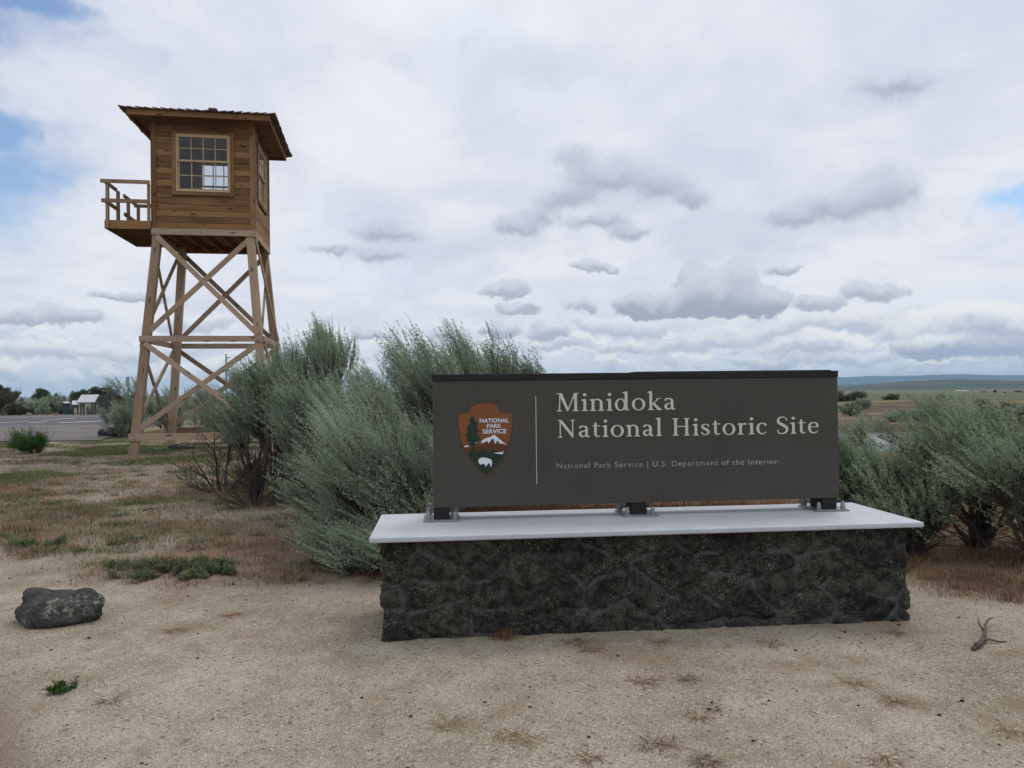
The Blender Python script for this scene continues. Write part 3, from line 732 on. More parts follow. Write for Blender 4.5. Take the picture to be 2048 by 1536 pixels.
    G['t'] = (.46, [stroke([(.20, .84, .05), (.19, .70, .12), (.19, .45, .135), (.19, .18, .135), (.24, .06, .09), (.33, .04, .06), (.43, .09, .03)]), rect(.03, XH - .05, .43, XH)])
    G['s'] = (.54, [stroke([(.44, .50, .10), (.40, .60, .06), (.27, XH - .03, .05), (.14, .58, .08), (.12, .47, .12), (.22, .38, .14), (.35, .31, .145), (.43, .21, .13), (.40, .09, .09), (.27, .025, .05), (.13, .06, .06), (.085, .18, .10)])])
    G['c'] = (.60, [stroke([(.52, .50, .13), (.47, .61, .08), (.35, XH - .025, .055), (.20, .60, .08), (.105, .45, .13), (.10, .30, .14), (.15, .13, .12), (.28, .035, .075), (.42, .045, .055), (.54, .14, .035)])])
    G['e'] = (.64, [stroke([(.56, .15, .03), (.43, .045, .055), (.29, .035, .075), (.15, .13, .12), (.10, .31, .14), (.11, .45, .13), (.20, .60, .08), (.33, XH - .03, .055), (.46, .60, .09), (.53, .48, .12), (.545, .375, .09)]), rect(.13, .355, .56, .40)])
    G['M'] = (1.18, [stroke([(.17, .02, .06), (.19, .5, .06), (.205, .97, .06)]), [(.13, 1), (.30, 1), (.62, .12), (.575, 0), (.545, 0)], [(.545, 0), (.60, 0), (.945, .93), (.945, 1), (.90, 1)], rect(.90, .01, 1.04, .99), foot(.13, .21, .09, .09), foot(.90, 1.04, .09, .09), rect(.04, .955, .24, 1), rect(.94, .955, 1.13, 1)])
    G['N'] = (1.02, [rect(.17, .01, .225, .98), [(.06, 1), (.27, 1), (.85, .16), (.85, -.01), (.80, -.01), (.13, .955)], rect(.80, .0, .855, .99), foot(.17, .225, .09, .09), head(.80, .855, 1, .09, .09)])
    G['H'] = (1.04, [rect(.16, .01, .30, .99), rect(.74, .01, .88, .99), foot(.16, .30, .09, .09), foot(.74, .88, .09, .09), head(.16, .30, 1, .09, .09), head(.74, .88, 1, .09, .09), rect(.29, .50, .75, .555)])
    G['S'] = (.68, [stroke([(.56, .76, .07), (.53, .90, .055), (.36, .975, .055), (.19, .93, .08), (.11, .79, .12), (.16, .64, .155), (.35, .52, .165), (.54, .38, .155), (.58, .22, .125), (.49, .07, .09), (.31, .022, .055), (.14, .06, .06), (.09, .25, .06)])])
    def line(mb, text, xs, xe, base, cap):
        adv = []; x = 0; TR = .165; wi = 0
        for ch in text:
            if ch == ' ': x += .40; wi += 1; continue
            adv.append((ch, x, wi)); x += G[ch][0] - .10 + TR
        k = (xe - xs) / (x - TR - .02)
        z = 0
        for ch, ox, wi in adv:
            for pg in G[ch][1]:
                z += 1
                mb[wi].poly([(xs + (ox + u - .05) * k, base + v * cap) for u, v in pg], pl, -.0025 - .00012 * (z % 9), .001)
    mb = MB(); line([mb], 'Minidoka', -.534, .289, 1.4545, .1235); mb.build('title_lettering', MAT['letters'], root)
    words = [MB() for _ in range(3)]
    line(words, 'National Historic Site', -.533, 1.321, 1.2745, .1205)
    for mb in words: mb.build('title_lettering', MAT['letters'], root)
    def text_obj(name, body, parent, mat, x0, x1, zb_, h, off=0.0, d=-.002, spc=1.0, split=False):
        cu = bpy.data.curves.new(name, 'FONT'); cu.body = body; cu.extrude = .001; cu.offset = off; cu.space_character = spc
        to = bpy.data.objects.new(name + '_tmp', cu); COL.objects.link(to)
        bpy.context.view_layer.update()
        me = bpy.data.meshes.new_from_object(to.evaluated_get(bpy.context.evaluated_depsgraph_get()))
        bpy.data.objects.remove(to); bpy.data.curves.remove(cu)
        n = len(me.vertices); co = np.empty(n * 3, np.float32); me.vertices.foreach_get('co', co); co = co.reshape(-1, 3)
        mn, mx = co.min(0), co.max(0)
        u = x0 + (co[:, 0] - mn[0]) / (mx[0] - mn[0]) * (x1 - x0)
        v = zb_ + co[:, 1] * h / CAPH
        dd = yf + d - co[:, 2] * .9
        me.vertices.foreach_set('co', np.column_stack([u, dd, v - SZT]).astype(np.float32).ravel()); me.name = name
        me.materials.clear(); me.materials.append(mat); me.update()
        if not split:
            o = bpy.data.objects.new(name, me); COL.objects.link(o); o.parent = parent; return o
        iv = sorted((min(u[i] for i in p.vertices), max(u[i] for i in p.vertices)) for p in me.polygons); cuts = [-9.0]; e = iv[0][1]
        for a, b in iv:
            if a - e > .0125: cuts.append((a + e) / 2)
            e = max(e, b)
        cuts.append(9.0)
        for a, b in zip(cuts[:-1], cuts[1:]):            # one mesh per word
            bm = bmesh.new(); bm.from_mesh(me); bmesh.ops.delete(bm, geom=[q for q in bm.verts if not a < q.co.x < b], context='VERTS')
            m2 = bpy.data.meshes.new(name); bm.to_mesh(m2); bm.free(); m2.materials.append(mat)
            o = bpy.data.objects.new(name, m2); COL.objects.link(o); o.parent = parent
    cu = bpy.data.curves.new('measure', 'FONT'); cu.body = 'N'; to = bpy.data.objects.new('measure', cu); COL.objects.link(to); bpy.context.view_layer.update()
    CAPH = to.dimensions.y; bpy.data.objects.remove(to); bpy.data.curves.remove(cu)
    text_obj('subtitle_lettering', 'National Park Service | U.S. Department of the Interior', root, MAT['faded'], -.540, 1.021, 1.0645, .0365, -.004, spc=1.16, split=True)
    # ---- arrowhead emblem
    def ez(p): return (-1.209 + (p[0] - 275) / 850 * .370, 1.518 - (p[1] - 200) / 1100 * .485)
    out = [(275, 420), (290, 368), (370, 362), (440, 350), (472, 320), (462, 268), (560, 225), (680, 203), (790, 208), (893, 250), (903, 300), (935, 352), (1010, 362), (1108, 378), (1120, 440), (1112, 560), (1096, 680), (1074, 770), (1040, 860), (1000, 960), (940, 1080), (860, 1180), (775, 1265), (712, 1300), (640, 1268), (560, 1188), (470, 1070), (400, 960), (352, 860), (322, 760), (302, 640), (284, 520)]
    cx, cy = 698, 700
    edge = [(cx + (a - cx) * 1.035, cy + (b - cy) * 1.025) for a, b in out]
    mb = MB(); mb.poly([ez(p) for p in edge], pl, -.0015, .001); em = mb.build('emblem', MAT['emb_edge'], root)
    mb = MB(); mb.poly([ez(p) for p in out], pl, -.0035, -.0005); mb.build('emblem_field', MAT['emb_brown'], em)
    mb = MB(); mb.poly([ez(p) for p in [(365, 880), (440, 880), (620, 850), (700, 815), (830, 740), (930, 830), (1035, 865), (990, 975), (420, 985)]], pl, -.0042, -.003); mb.build('emblem_hill', MAT['emb_hill'], em)
    mb = MB()
    mb.poly([ez(p) for p in [(420, 985), (440, 940), (470, 900), (500, 935), (560, 950), (600, 960), (625, 905), (640, 940), (668, 885), (700, 940), (760, 965), (815, 900), (850, 950), (985, 950), (990, 975), (935, 1080), (855, 1178), (772, 1260), (712, 1292), (642, 1262), (563, 1182), (474, 1065)]], pl, -.0049, -.003)
    mb.poly([ez(p) for p in [(490, 395), (520, 420), (530, 470), (570, 485), (582, 540), (560, 585), (612, 625), (560, 660), (600, 715), (622, 760), (565, 790), (602, 830), (530, 855), (520, 960), (480, 960), (492, 855), (430, 835), (450, 790), (388, 772), (430, 730), (380, 690), (430, 640), (412, 570), (442, 528), (470, 500), (450, 440)]], pl, -.0054, -.003)
    mb.build('emblem_tree', MAT['emb_green'], em)
    mb = MB()
    for pg in ([(632, 815), (640, 780), (700, 742), (780, 722), (825, 688), (850, 700), (930, 770), (1035, 852), (960, 822), (930, 830), (880, 772), (858, 830), (840, 815), (825, 755), (800, 752), (742, 825), (735, 780), (690, 800)],
               [(820, 970), (980, 952), (962, 992)], [(360, 872), (395, 848), (430, 845), (440, 866)], [(530, 818), (555, 800), (567, 815)]):
        mb.poly([ez(p) for p in pg], pl, -.0062, -.003)
    mb.build('emblem_snow', MAT['emb_white'], em)
    mb = MB(); mb.poly([ez(p) for p in [(583, 1080), (600, 1050), (650, 1033), (720, 1044), (785, 1068), (797, 1110), (785, 1178), (770, 1170), (758, 1122), (735, 1128), (712, 1158), (695, 1178), (684, 1140), (640, 1130), (625, 1147), (595, 1125)]], pl, -.0066, -.003)
    mb.build('emblem_bison', MAT['emb_white'], em)
    for body, a, b, y0, y1 in (('NATIONAL', 612, 1065, 440, 500), ('PARK', 722, 950, 524, 582), ('SERVICE', 655, 1025, 605, 668)):
        u0, v0 = ez((a, y1)); u1, v1 = ez((b, y0)); text_obj('emblem_lettering', body, em, MAT['emb_white'], u0, u1, v0, v1 - v0, .018, -.0055)
build_sign()

# ------------------------------------------------------------------ guard tower
TX, TY, TYAW = -7.674, 18.812, .1689
ZB, CW, CDP = 5.734, 2.44, 2.434
def build_tower():
    tzg = .13
    root = empty('guard_tower', (TX, TY, 0), TYAW)
    tag(root, 'tall wooden guard tower with a windowed cabin, side balcony and cross braced legs', 'guard tower')
    h = CW / 2
    # ---- cabin walls of horizontal boards
    ztop = 8.52; zc = ZB
    rows = [ZB + .152 * k + .004 * random.uniform(-1, 1) for k in range(20)]
    rows = [r for r in rows if r < ztop - .05] + [ztop]
    WX0, WX1, WZ0, WZ1 = -.745, .735, 6.575, 8.175
    for zz in (WZ0 + .035, WZ1 - .035): k = min(range(len(rows)), key=lambda i: abs(rows[i] - zz)); rows[k] = zz
    def wall(name, org, ux, nrm, L, window):
        """boards along ux from org, facing nrm"""
        mb = MB(); ux = Vector(ux); nrm = Vector(nrm); org = Vector(org)
        for a, b in zip(rows[:-1], rows[1:]):
            segs = [(0, L)]
            if window:
                w0, w1 = L / 2 + WX0, L / 2 + WX1
                if b > WZ0 + .02 and a < WZ1 - .02: segs = [(0, w0 + .02), (w1 - .02, L)]
            tt = random.random() ** 1.2
            for s0, s1 in segs:
                off = random.uniform(-.0025, .0025)
                p0 = org + ux * s0 + nrm * (-.012 + off); p1 = org + ux * s1 + nrm * (-.012 + off)
                zz = Vector((0, 0, (a + b) / 2))
                mb.beam(p0 + zz, p1 + zz, b - a - .009, .024, nrm, tt)
        # backing sheet
        z0, z1 = rows[0], rows[-1]
        def slab(s0, s1, za, zb_):
            q = org + ux * s0 + nrm * -.032; r = org + ux * s1 + nrm * -.032; zz = Vector((0, 0, (za + zb_) / 2)); mb.beam(q + zz, r + zz, zb_ - za, .012, nrm, .05)
        if window:
            slab(0.03, w0 if False else L / 2 + WX0, z0, z1); slab(L / 2 + WX1, L - .03, z0, z1); slab(L / 2 + WX0, L / 2 + WX1, z0, WZ0 + .075); slab(L / 2 + WX0, L / 2 + WX1, WZ1, z1)
        else: slab(.03, L - .03, z0, z1)
        return mb.build(name, MAT['board'], root)
    wall('wall', (-h, 0, 0), (1, 0, 0), (0, -1, 0), CW, True)
    wall('wall', (h, 0, 0), (0, 1, 0), (1, 0, 0), CDP, True)
    wall('wall', (h, CDP, 0), (-1, 0, 0), (0, 1, 0), CW, True)
    wall('wall', (-h, CDP, 0), (0, -1, 0), (-1, 0, 0), CDP, False)
    # corner boards
    for sx in (-1, 1):
        for yy, sy in ((0, -1), (CDP, 1)):
            mb = MB()
            mb.box(sx * h - (.105 if sx > 0 else -.006), sx * h + (.006 if sx > 0 else .105), yy - .02 if sy < 0 else yy + .003, yy - .003 if sy < 0 else yy + .02, ZB - .02, ztop, 'z')
            mb.box(sx * h + (.003 if sx > 0 else -.020), sx * h + (.020 if sx > 0 else -.003), yy - .0195 if sy < 0 else yy - .07, yy + .07 if sy < 0 else yy + .0195, ZB - .02, ztop, 'z')
            mb.build('corner_board', MAT['fascia'], root)
    # floor and ceiling
    mb = MB()
    for k in range(14):
        a = -h + .02 + k * (CW - .04) / 14; mb.box(a, a + (CW - .04) / 14 - .004, .03, CDP - .03, ZB + .0, ZB + .035, 'y')
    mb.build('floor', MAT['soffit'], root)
    # ---- windows
    def window(org, ux, nrm):
        ux, nrm, org = Vector(ux), Vector(nrm), Vector(org); up = Vector((0, 0, 1))
        def P(u, z, d): return org + ux * u + up * z + nrm * d
        def bar(mb, u0, z0, u1, z1, w, th, d, tint=None): mb.beam(P(u0, z0, d), P(u1, z1, d), w, th, nrm, tint)
        mb = MB(); cw = .10
        bar(mb, WX0 + cw / 2, WZ0, WX0 + cw / 2, WZ1, cw, .022, .014); bar(mb, WX1 - cw / 2, WZ0, WX1 - cw / 2, WZ1, cw, .022, .014)
        bar(mb, WX0 + cw, WZ1 - .035, WX1 - cw, WZ1 - .035, .07, .020, .0135); bar(mb, WX0 + cw, WZ0 + .045, WX1 - cw, WZ0 + .045, .09, .020, .0135)
        win = mb.build('window', MAT['fascia'], root)
        x0, x1, z0, z1 = WX0 + cw, WX1 - cw, WZ0 + .09, WZ1 - .07; zm = 7.435
        mb = MB()
        # frame
        for a, b, c, d_ in ((x0 + .012, z0, x0 + .012, z1), (x1 - .012, z0, x1 - .012, z1)): bar(mb, a, b, c, d_, .024, .09, -.02, .6)
        bar(mb, x0 + .024, z1 - .012, x1 - .024, z1 - .012, .024, .09, -.021, .6); bar(mb, x0 + .024, z0 + .018, x1 - .024, z0 + .018, .036, .10, -.013, .9)
        mb.build('window_frame', MAT['sash'], win)
        for (za, zb_, dep) in ((zm - .02, z1 - .024, -.008), (z0 + .036, zm + .02, -.045)):
            mb = MB(); st = .045
            bar(mb, x0 + .024 + st / 2, za, x0 + .024 + st / 2, zb_, st, .034, dep); bar(mb, x1 - .024 - st / 2, za, x1 - .024 - st / 2, zb_, st, .034, dep)
            a, b = x0 + .024 + st, x1 - .024 - st
            bar(mb, a, zb_ - .022, b, zb_ - .022, .044, .033, dep); bar(mb, a, za + .024, b, za + .024, .048, .033, dep)
            for k in (1, 2, 3):
                u = a + (b - a) * k / 4; bar(mb, u, za + .048, u, zb_ - .044, .021, .026, dep)
            zz = (za + .048 + zb_ - .044) / 2; bar(mb, a, zz, b, zz, .019, .0255, dep)
            s = mb.build('sash', MAT['sash'], win)
            mb = MB(); bar(mb, a - .004, zz, b + .004, zz, zb_ - za - .085, .004, dep, .5); mb.build('pane', MAT['glass'], win)
    window((0, -.0, 0), (1, 0, 0), (0, -1, 0)); window((h, CDP / 2, 0), (0, 1, 0), (1, 0, 0)); window((0, CDP, 0), (-1, 0, 0), (0, 1, 0))
    # ---- roof
    OV = .43; fx = h + OV; fy0, fy1 = -OV, CDP + OV; zf0, zf1 = 8.385, 8.525
    mb = MB()
    n = 12
    for k in range(n):
        a = fy0 + .02 + k * (fy1 - fy0 - .04) / n; mb.box(-fx + .02, fx - .02, a, a + (fy1 - fy0 - .04) / n - .004, 8.475, 8.495, 'x')
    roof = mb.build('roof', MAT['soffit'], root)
    for nm, p0, p1, nr in (('f', (-fx - .012, fy0, 0), (fx + .012, fy0, 0), (0, -1, 0)), ('b', (-fx - .012, fy1, 0), (fx + .012, fy1, 0), (0, 1, 0)),
                           ('l', (-fx, fy0 + .014, 0), (-fx, fy1 - .014, 0), (-1, 0, 0)), ('r', (fx, fy0 + .014, 0), (fx, fy1 - .014, 0), (1, 0, 0))):
        mb = MB(); zz = Vector((0, 0, (zf0 + zf1) / 2)); mb.beam(Vector(p0) + zz, Vector(p1) + zz, zf1 - zf0, .026, nr); mb.build('fascia_board', MAT['fascia'], roof)
    mb = MB()   # shingle courses of a low hipped roof
    ex, ey0, ey1 = fx + .17, fy0 - .10, fy1 + .10; cxm, cym = 0, CDP / 2
    def hip(u, side, rise):  # helper for courses
        pass
    for c in range(9):
        f0, f1 = c / 9, (c + 1.35) / 9
        def pt(sx, sy, f): return Vector((sx * ex * (1 - f), cym + sy * (ey1 - cym) * (1 - f), 8.535 + .30 * f))
        for (s0, s1) in (((-1, -1), (1, -1)), ((1, -1), (1, 1)), ((1, 1), (-1, 1)), ((-1, 1), (-1, -1))):
            A, B = pt(*s0, f0), pt(*s1, f0); A2, B2 = pt(*s0, min(f1, 1)), pt(*s1, min(f1, 1)); N = max(3, int((B - A).length / .19))
            for k in range(N):
                t0, t1 = k / N, (k + .94) / N
                j = random.uniform(-.012, .012); lift = .05
                sl = .014 * (1 if k < N / 2 else -1) * (1 if s0[1] == s1[1] else .6)
                out = (A + B) / 2 - Vector((0, cym, 0)); out.z = 0; out.normalize()
                q = [A.lerp(B, t0) + out * j, A.lerp(B, t1) + out * j, A2.lerp(B2, t1), A2.lerp(B2, t0)]
                q[0].z += lift * .3 + sl; q[1].z += lift * .3 - sl; q[2].z += .004; q[3].z += .004
                dn = Vector((0, 0, -.024)); pts = [p + dn for p in q] + q
                mb.add(pts, [(3, 2, 1, 0), (4, 5, 6, 7), (0, 1, 5, 4), (1, 2, 6, 5), (2, 3, 7, 6), (3, 0, 4, 7)], [(p.z * 3, p.x * 2 + k, p.y * 2 + k) for p in pts])
    mb.box(.24, .43, ey0 - .01, ey0 + .3, 8.565, 8.600, 'y', .8)
    mb.build('shingles', MAT['shingle'], roof)
    # ---- substructure
    ZBM, TW, BT = 5.643, 1.097, .0845; YC = CDP / 2 - .035; TD = 2.3123 / 2; LW = .195
    def leg(sx, sy, z):
        e = (ZBM - z) * BT; return Vector((sx * (TW + e), YC + .04 + sy * (TD + e), z))
    for sx in (-1, 1):
        for sy in (-1, 1):
            mb = MB(); mb.beam(leg(sx, sy, -.1), leg(sx, sy, 5.71), LW, LW, (0, 1, 0)); L = mb.build('leg', MAT['timber'], root, bevel=.008)
    # beams under the cabin, girts, bottom rails
    def ringbeams(name, z, hgt, th, off, bolts):
        for (a, b, nr) in (((-1, -1), (1, -1), (0, -1, 0)), ((-1, 1), (1, 1), (0, 1, 0)), ((-1, -1), (-1, 1), (-1, 0, 0)), ((1, -1), (1, 1), (1, 0, 0))):
            p, q = leg(*a, z), leg(*b, z); n = Vector(nr); d = (q - p).normalized()
            o = n * (LW / 2 + th / 2 + .004); ext = LW / 2 + (.012 if abs(nr[1]) > 0 else -.02)
            if abs(nr[0]) > 0: ext = LW / 2 - .004
            mb = MB(); mb.beam(p + o - d * ext, q + o + d * ext, hgt, th, n); g = mb.build(name, MAT['timber'], root, bevel=.004)
            if bolts:
                for r in (p, q):
                    mb = MB(); c = r + n * (LW / 2 + th + .004); mb.tube([c - Vector((0, 0, .03)), c + n * .018 - Vector((0, 0, .03))], [.022, .018], 8); mb.build('bolt', MAT['steel'], g)
    ringbeams('floor_beam', 5.640, .155, .045, 0, False)
    ringbeams('girt', 2.965, .145, .045, 0, True)
    ringbeams('bottom_rail', .575, .165, .045, 0, True)
    # floor joists under the cabin
    mb = MB()
    for k in range(1, 6): xx = -h + k * CW / 6; mb.box(xx - .02, xx + .02, .02, CDP - .02, 5.56, ZB - .001, 'y', .2)
    for q in ((-h + .02, h - .02, .004, .034), (-h + .02, h - .02, CDP - .034, CDP - .004)): mb.box(q[0], q[1], q[2], q[3], 5.575, ZB - .0015, 'x', .3)
    for q in ((-h + .004, -h + .0195), (h - .0195, h - .004)): mb.box(q[0], q[1], .0, CDP, 5.575, ZB - .0015, 'y', .3)
    mb.build('joists', MAT['soffit'], root)
    # cross braces
    for (a, b, nr) in (((-1, -1), (1, -1), (0, -1, 0)), ((-1, 1), (1, 1), (0, 1, 0)), ((-1, -1), (-1, 1), (-1, 0, 0)), ((1, -1), (1, 1), (1, 0, 0))):
        n = Vector(nr)
        for z0, z1 in ((3.08, 5.52), (.70, 2.85)):
            o1 = n * (LW / 2 - .024); o2 = n * (-LW / 2 + .07 + .02)
            mb = MB(); mb.beam(leg(*a, z1) + o1 + n * .048, leg(*b, z0) + o1 + n * .048, .125, .04, n); mb.build('brace', MAT['timber'], root, bevel=.003)
            mb = MB(); mb.beam(leg(*a, z0) + o1 - n * .0, leg(*b, z1) + o1 - n * .0, .125, .04, n); mb.build('brace', MAT['timber'], root, bevel=.003)
    # ---- balcony on the left side
    bal = MB(); bx0, bx1 = -2.27, -h - .022; by0, by1 = -.0, 2.36
    for k in range(12):
        a = by0 + k * (by1 - by0) / 12; bal.box(bx0, bx1, a, a + (by1 - by0) / 12 - .006, 5.862, 5.898, 'x')
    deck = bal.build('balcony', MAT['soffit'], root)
    for args in ((bx0 + .0, bx1, by0 - .036, by0 - .002, 5.695, 5.90, 'x'), (bx0, bx1, by1 + .002, by1 + .036, 5.695, 5.90, 'x'), (bx0 - .036, bx0 - .002, by0 - .03, by1 + .03, 5.695, 5.90, 'y')):
        mb = MB(); mb.box(*args); mb.build('deck_edge', MAT['fascia'], deck)
    mb = MB()
    for k in range(6):
        yy = by0 + .2 + k * .38; mb.box(bx0 + .002, -h + .1, yy, yy + .04, 5.695, 5.8615, 'x', .3)
    mb.build('deck_joists', MAT['soffit'], deck)
    for yy in (-.03, .72, 1.50, 2.33):
        mb = MB(); mb.box(bx0 + .003, bx0 + .068, yy - .045, yy + .045, 5.70, 6.80, 'z'); mb.build('rail_post', MAT['rail'], deck)
    mb = MB(); mb.box(bx1 - .07, bx1 - .002, by0 - .075, by0 - .0365, 5.70, 6.80, 'z'); mb.build('rail_post', MAT['rail'], deck)
    mb = MB(); mb.box(bx1 - .07, bx1 - .002, by1 + .0365, by1 + .075, 5.70, 6.80, 'z'); mb.build('rail_post', MAT['rail'], deck)
    rl = [(bx0 - .10, bx1, -.115, -.077, 6.795, 6.885, 'x'), (bx0 - .08, bx1, -.112, -.077, 6.315, 6.41, 'x'),
          (bx0 - .10, bx1, 2.40, 2.44, 6.795, 6.885, 'x'), (bx0 - .06, bx1, 2.40, 2.436, 6.315, 6.41, 'x'),
          (bx0 - .04, bx0 + .001, -.074, .79, 6.80, 6.885, 'y'), (bx0 - .037, bx0 + .001, -.074, .79, 6.32, 6.41, 'y'),
          (bx0 - .04, bx0 + .001, 1.32, 2.39, 6.80, 6.885, 'y'), (bx0 - .037, bx0 + .001, 1.36, 2.39, 6.32, 6.41, 'y')]
    for r_ in rl:
        mb = MB(); mb.box(*r_); mb.build('hand_rail', MAT['rail'], deck)
build_tower()

# ------------------------------------------------------------------ vegetation builders
def nrmz(a): return a / np.maximum(np.linalg.norm(a, axis=-1, keepdims=True), 1e-6)
def plumes(B, Dv, L, M, leaf, lw, wind, rng, tint, spread=.75):
    """leafy shoots: bases B(K,3) directions Dv lengths L -> rhombus leaves"""
    K = len(B); t = (rng.random((K, M)) ** .8) * .95 + .05
    bend = np.array(wind)[None, None, :] * (t ** 2)[..., None] * (L * .45)[:, None, None]
    pos = B[:, None, :] + Dv[:, None, :] * (L[:, None] * t)[..., None] + bend
    ax = nrmz(Dv[:, None, :] + np.array(wind)[None, None, :] * (t * .9)[..., None])
    rv = nrmz(rng.normal(size=(K, M, 3))); rv = nrmz(rv - ax * (rv * ax).sum(-1, keepdims=True))
    ld = nrmz(ax * .9 + rv * spread); l = leaf * (1.2 - .75 * t ** 2) * rng.uniform(.7, 1.3, (K, M))
    side = nrmz(np.cross(ld, rv + rng.normal(size=(K, M, 3)) * .6)); w = lw * rng.uniform(.7, 1.3, (K, M))
    p0 = pos; p2 = pos + ld * l[..., None]; mid = pos + ld * (l * .55)[..., None]
    p1 = mid + side * (w / 2)[..., None]; p3 = mid - side * (w / 2)[..., None]
    V = np.stack([p0, p1, p2, p3], 2).reshape(-1, 3); n = K * M
    F = np.arange(n * 4).reshape(-1, 4)
    T = np.repeat(np.clip(tint[:, None] + rng.normal(0, .10, (K, M)), 0, .89), 4).ravel()
    return V, F, T
def twigs(P0, P1, P2, r0, r1):
    """three-sided bent twigs through P0,P1,P2"""
    K = len(P0); rings = []
    for P, r in ((P0, r0), (P1, (r0 + r1) / 2), (P2, r1)):
        d = nrmz(P2 - P0); a = nrmz(np.cross(d, np.array([.31, .83, .46]))); b = np.cross(d, a)
        for k in range(3):
            th = 2 * math.pi * k / 3; rings.append(P + (a * math.cos(th) + b * math.sin(th)) * np.asarray(r).reshape(-1, 1))
    V = np.stack(rings, 1).reshape(-1, 3)
    base = (np.arange(K) * 9)[:, None]; q = []
    for s in (0, 3):
        for k in range(3): q.append([s + k, s + (k + 1) % 3, s + 3 + (k + 1) % 3, s + 3 + k])
    F = (base[:, None, :] + np.array(q)[None]).reshape(-1, 4)
    return V, F
def shrub(name, loc, h, rx, ry, label, cat, group, seed, K=900, M=50, leaf=.028, lw=.0092, plen=(.17, .36), wind=(-.62, 0, .12), lean=-.12, bare=.28, lobes=12,
          mat='sage', tw='twig', tl=(.15, .95), dead=0, topflat=.75, trunks=6, spread=1.25):
    K = int(K * .78)
    rng = np.random.default_rng(seed); root = empty(name, loc); tag(root, label, cat, group)
    # lobe centres through the upper volume
    C = []; 
    while len(C) < lobes:
        p = rng.uniform(-1, 1, 3); 
        if np.linalg.norm(p) > 1: continue
        if np.linalg.norm(p) < .35 and rng.random() < .6: continue
        C.append(p)
    C = np.array(C); C = np.column_stack([C[:, 0] * rx * .78, C[:, 1] * ry * .78, h * (bare + (1 - bare) * .42) + C[:, 2] * h * (1 - bare) * .42])
    C[:, 0] += lean * C[:, 2]
    lr = np.array([rng.uniform(.45, 1.25) for _ in range(lobes)]) * min(rx, ry, h) * .42
    NS = max(12, K // 21)                                    # sprays of near parallel shoots
    sl = rng.choice(lobes, NS, p=lr ** 2 / (lr ** 2).sum())
    u = nrmz(rng.normal(size=(NS, 3))); u[:, 2] = np.abs(u[:, 2]) * topflat + u[:, 2] * (1 - topflat); u = nrmz(u)
    SBp = C[sl] + u * (lr[sl] * rng.uniform(.5, 1.0, NS))[:, None]
    outw = nrmz(np.column_stack([SBp[:, 0] - lean * SBp[:, 2], SBp[:, 1], (SBp[:, 2] - h * .45)]))
    SD = nrmz(u * .25 + outw * .42 + np.array([0, 0, 1.0]) * .72 + np.array(wind) * .62 + rng.normal(0, .13, (NS, 3)))
    si = rng.integers(0, NS, K); li = sl[si]; sc_ = (plen[0] + plen[1]) / 2
    B = SBp[si] + rng.normal(0, .21 * sc_, (K, 3)) + SD[si] * (rng.uniform(-.75, .35, K) * sc_)[:, None]
    B[:, 2] = np.maximum(B[:, 2], h * bare * .35 + .02)
    Dv = nrmz(SD[si] + rng.normal(0, .13, (K, 3)))
    L = rng.uniform(*plen, K); lt = rng.uniform(0, 1, lobes)
    ls = rng.uniform(0, 1, NS); tint = np.clip(.08 + .34 * lt[li] + .42 * ls[si] + rng.uniform(-.15, .2, K), 0, .88)
    V, F, T = plumes(B, Dv, L, M, leaf, lw, wind, rng, tint, spread)
    dry = rng.random(K) < .03; T = np.where(np.repeat(dry, M * 4), .98, T)
    root.scale[2] = h / float(np.quantile(V[:, 2], .985))
    raw_mesh('foliage', V, F, MAT[mat], root, dict(tint=T))
    # stems: trunks to lobes, twigs to shoots
    mb = MB()
    tr = [(rng.uniform(-.12, .12) * rx, rng.uniform(-.12, .12) * ry) for _ in range(trunks)]
    for i, c in enumerate(C):
        b = tr[i % trunks]; p0 = Vector((b[0], b[1], -.05)); p3 = Vector(c); r = .012 + .012 * h * rng.uniform(.6, 1.2)
        p1 = p0.lerp(p3, .33) + Vector((rng.uniform(-.1, .1), rng.uniform(-.1, .1), rng.uniform(-.08, .12))) * h * .5; p2 = p0.lerp(p3, .68) + Vector((rng.uniform(-.1, .1), rng.uniform(-.1, .1), rng.uniform(-.1, .1))) * h * .4
        mb.tube([p0, p1, p2, p3], [r, r * .75, r * .55, r * .3], 5, False)
    o = mb.build('stems', MAT[tw], root)
    ntw = int(K * .55); sel = rng.choice(K, ntw, replace=False)
    P2 = B[sel] + Dv[sel] * (L[sel] * .7)[:, None]; P0 = C[li[sel]] * np.array([.85, .85, .80]) ; P1 = (P0 + B[sel]) / 2 + rng.normal(0, .03, (ntw, 3))
    TV, TF = twigs(P0, P1, P2, np.full(ntw, .0045), np.full(ntw, .0016))
    if dead:
        b = np.array(tr)[rng.integers(0, trunks, dead)]; Q0 = np.column_stack([b, rng.uniform(0, .25, dead) * h])
        a = rng.uniform(0, 2 * math.pi, dead); rr = rng.uniform(.5, 1.05, dead)
        Q2 = np.column_stack([np.cos(a) * rr * rx, np.sin(a) * rr * ry, rng.uniform(.08, .62, dead) * h]); Q1 = (Q0 + Q2) / 2 + rng.normal(0, .06, (dead, 3)) + np.array([0, 0, .05])
        DV, DF = twigs(Q0, Q1, Q2, rng.uniform(.004, .009, dead), np.full(dead, .0015)); TF = np.vstack([TF, DF + len(TV)]); TV = np.vstack([TV, DV])
    raw_mesh('twigs', TV, TF, MAT[tw], root)
    return root
SAGE = 'sagebrush bushes around the sign and tower'
def place(px, D):
    p = AT(px, 800, D); return (float(p[0]), float(p[1]), gz1(p[0], p[1]) - .02)
def topz(px, py, D, g): return float(AT(px, py, D)[2]) - g
FARL = dict(leaf=.05, lw=.016, plen=(.2, .45), M=24)
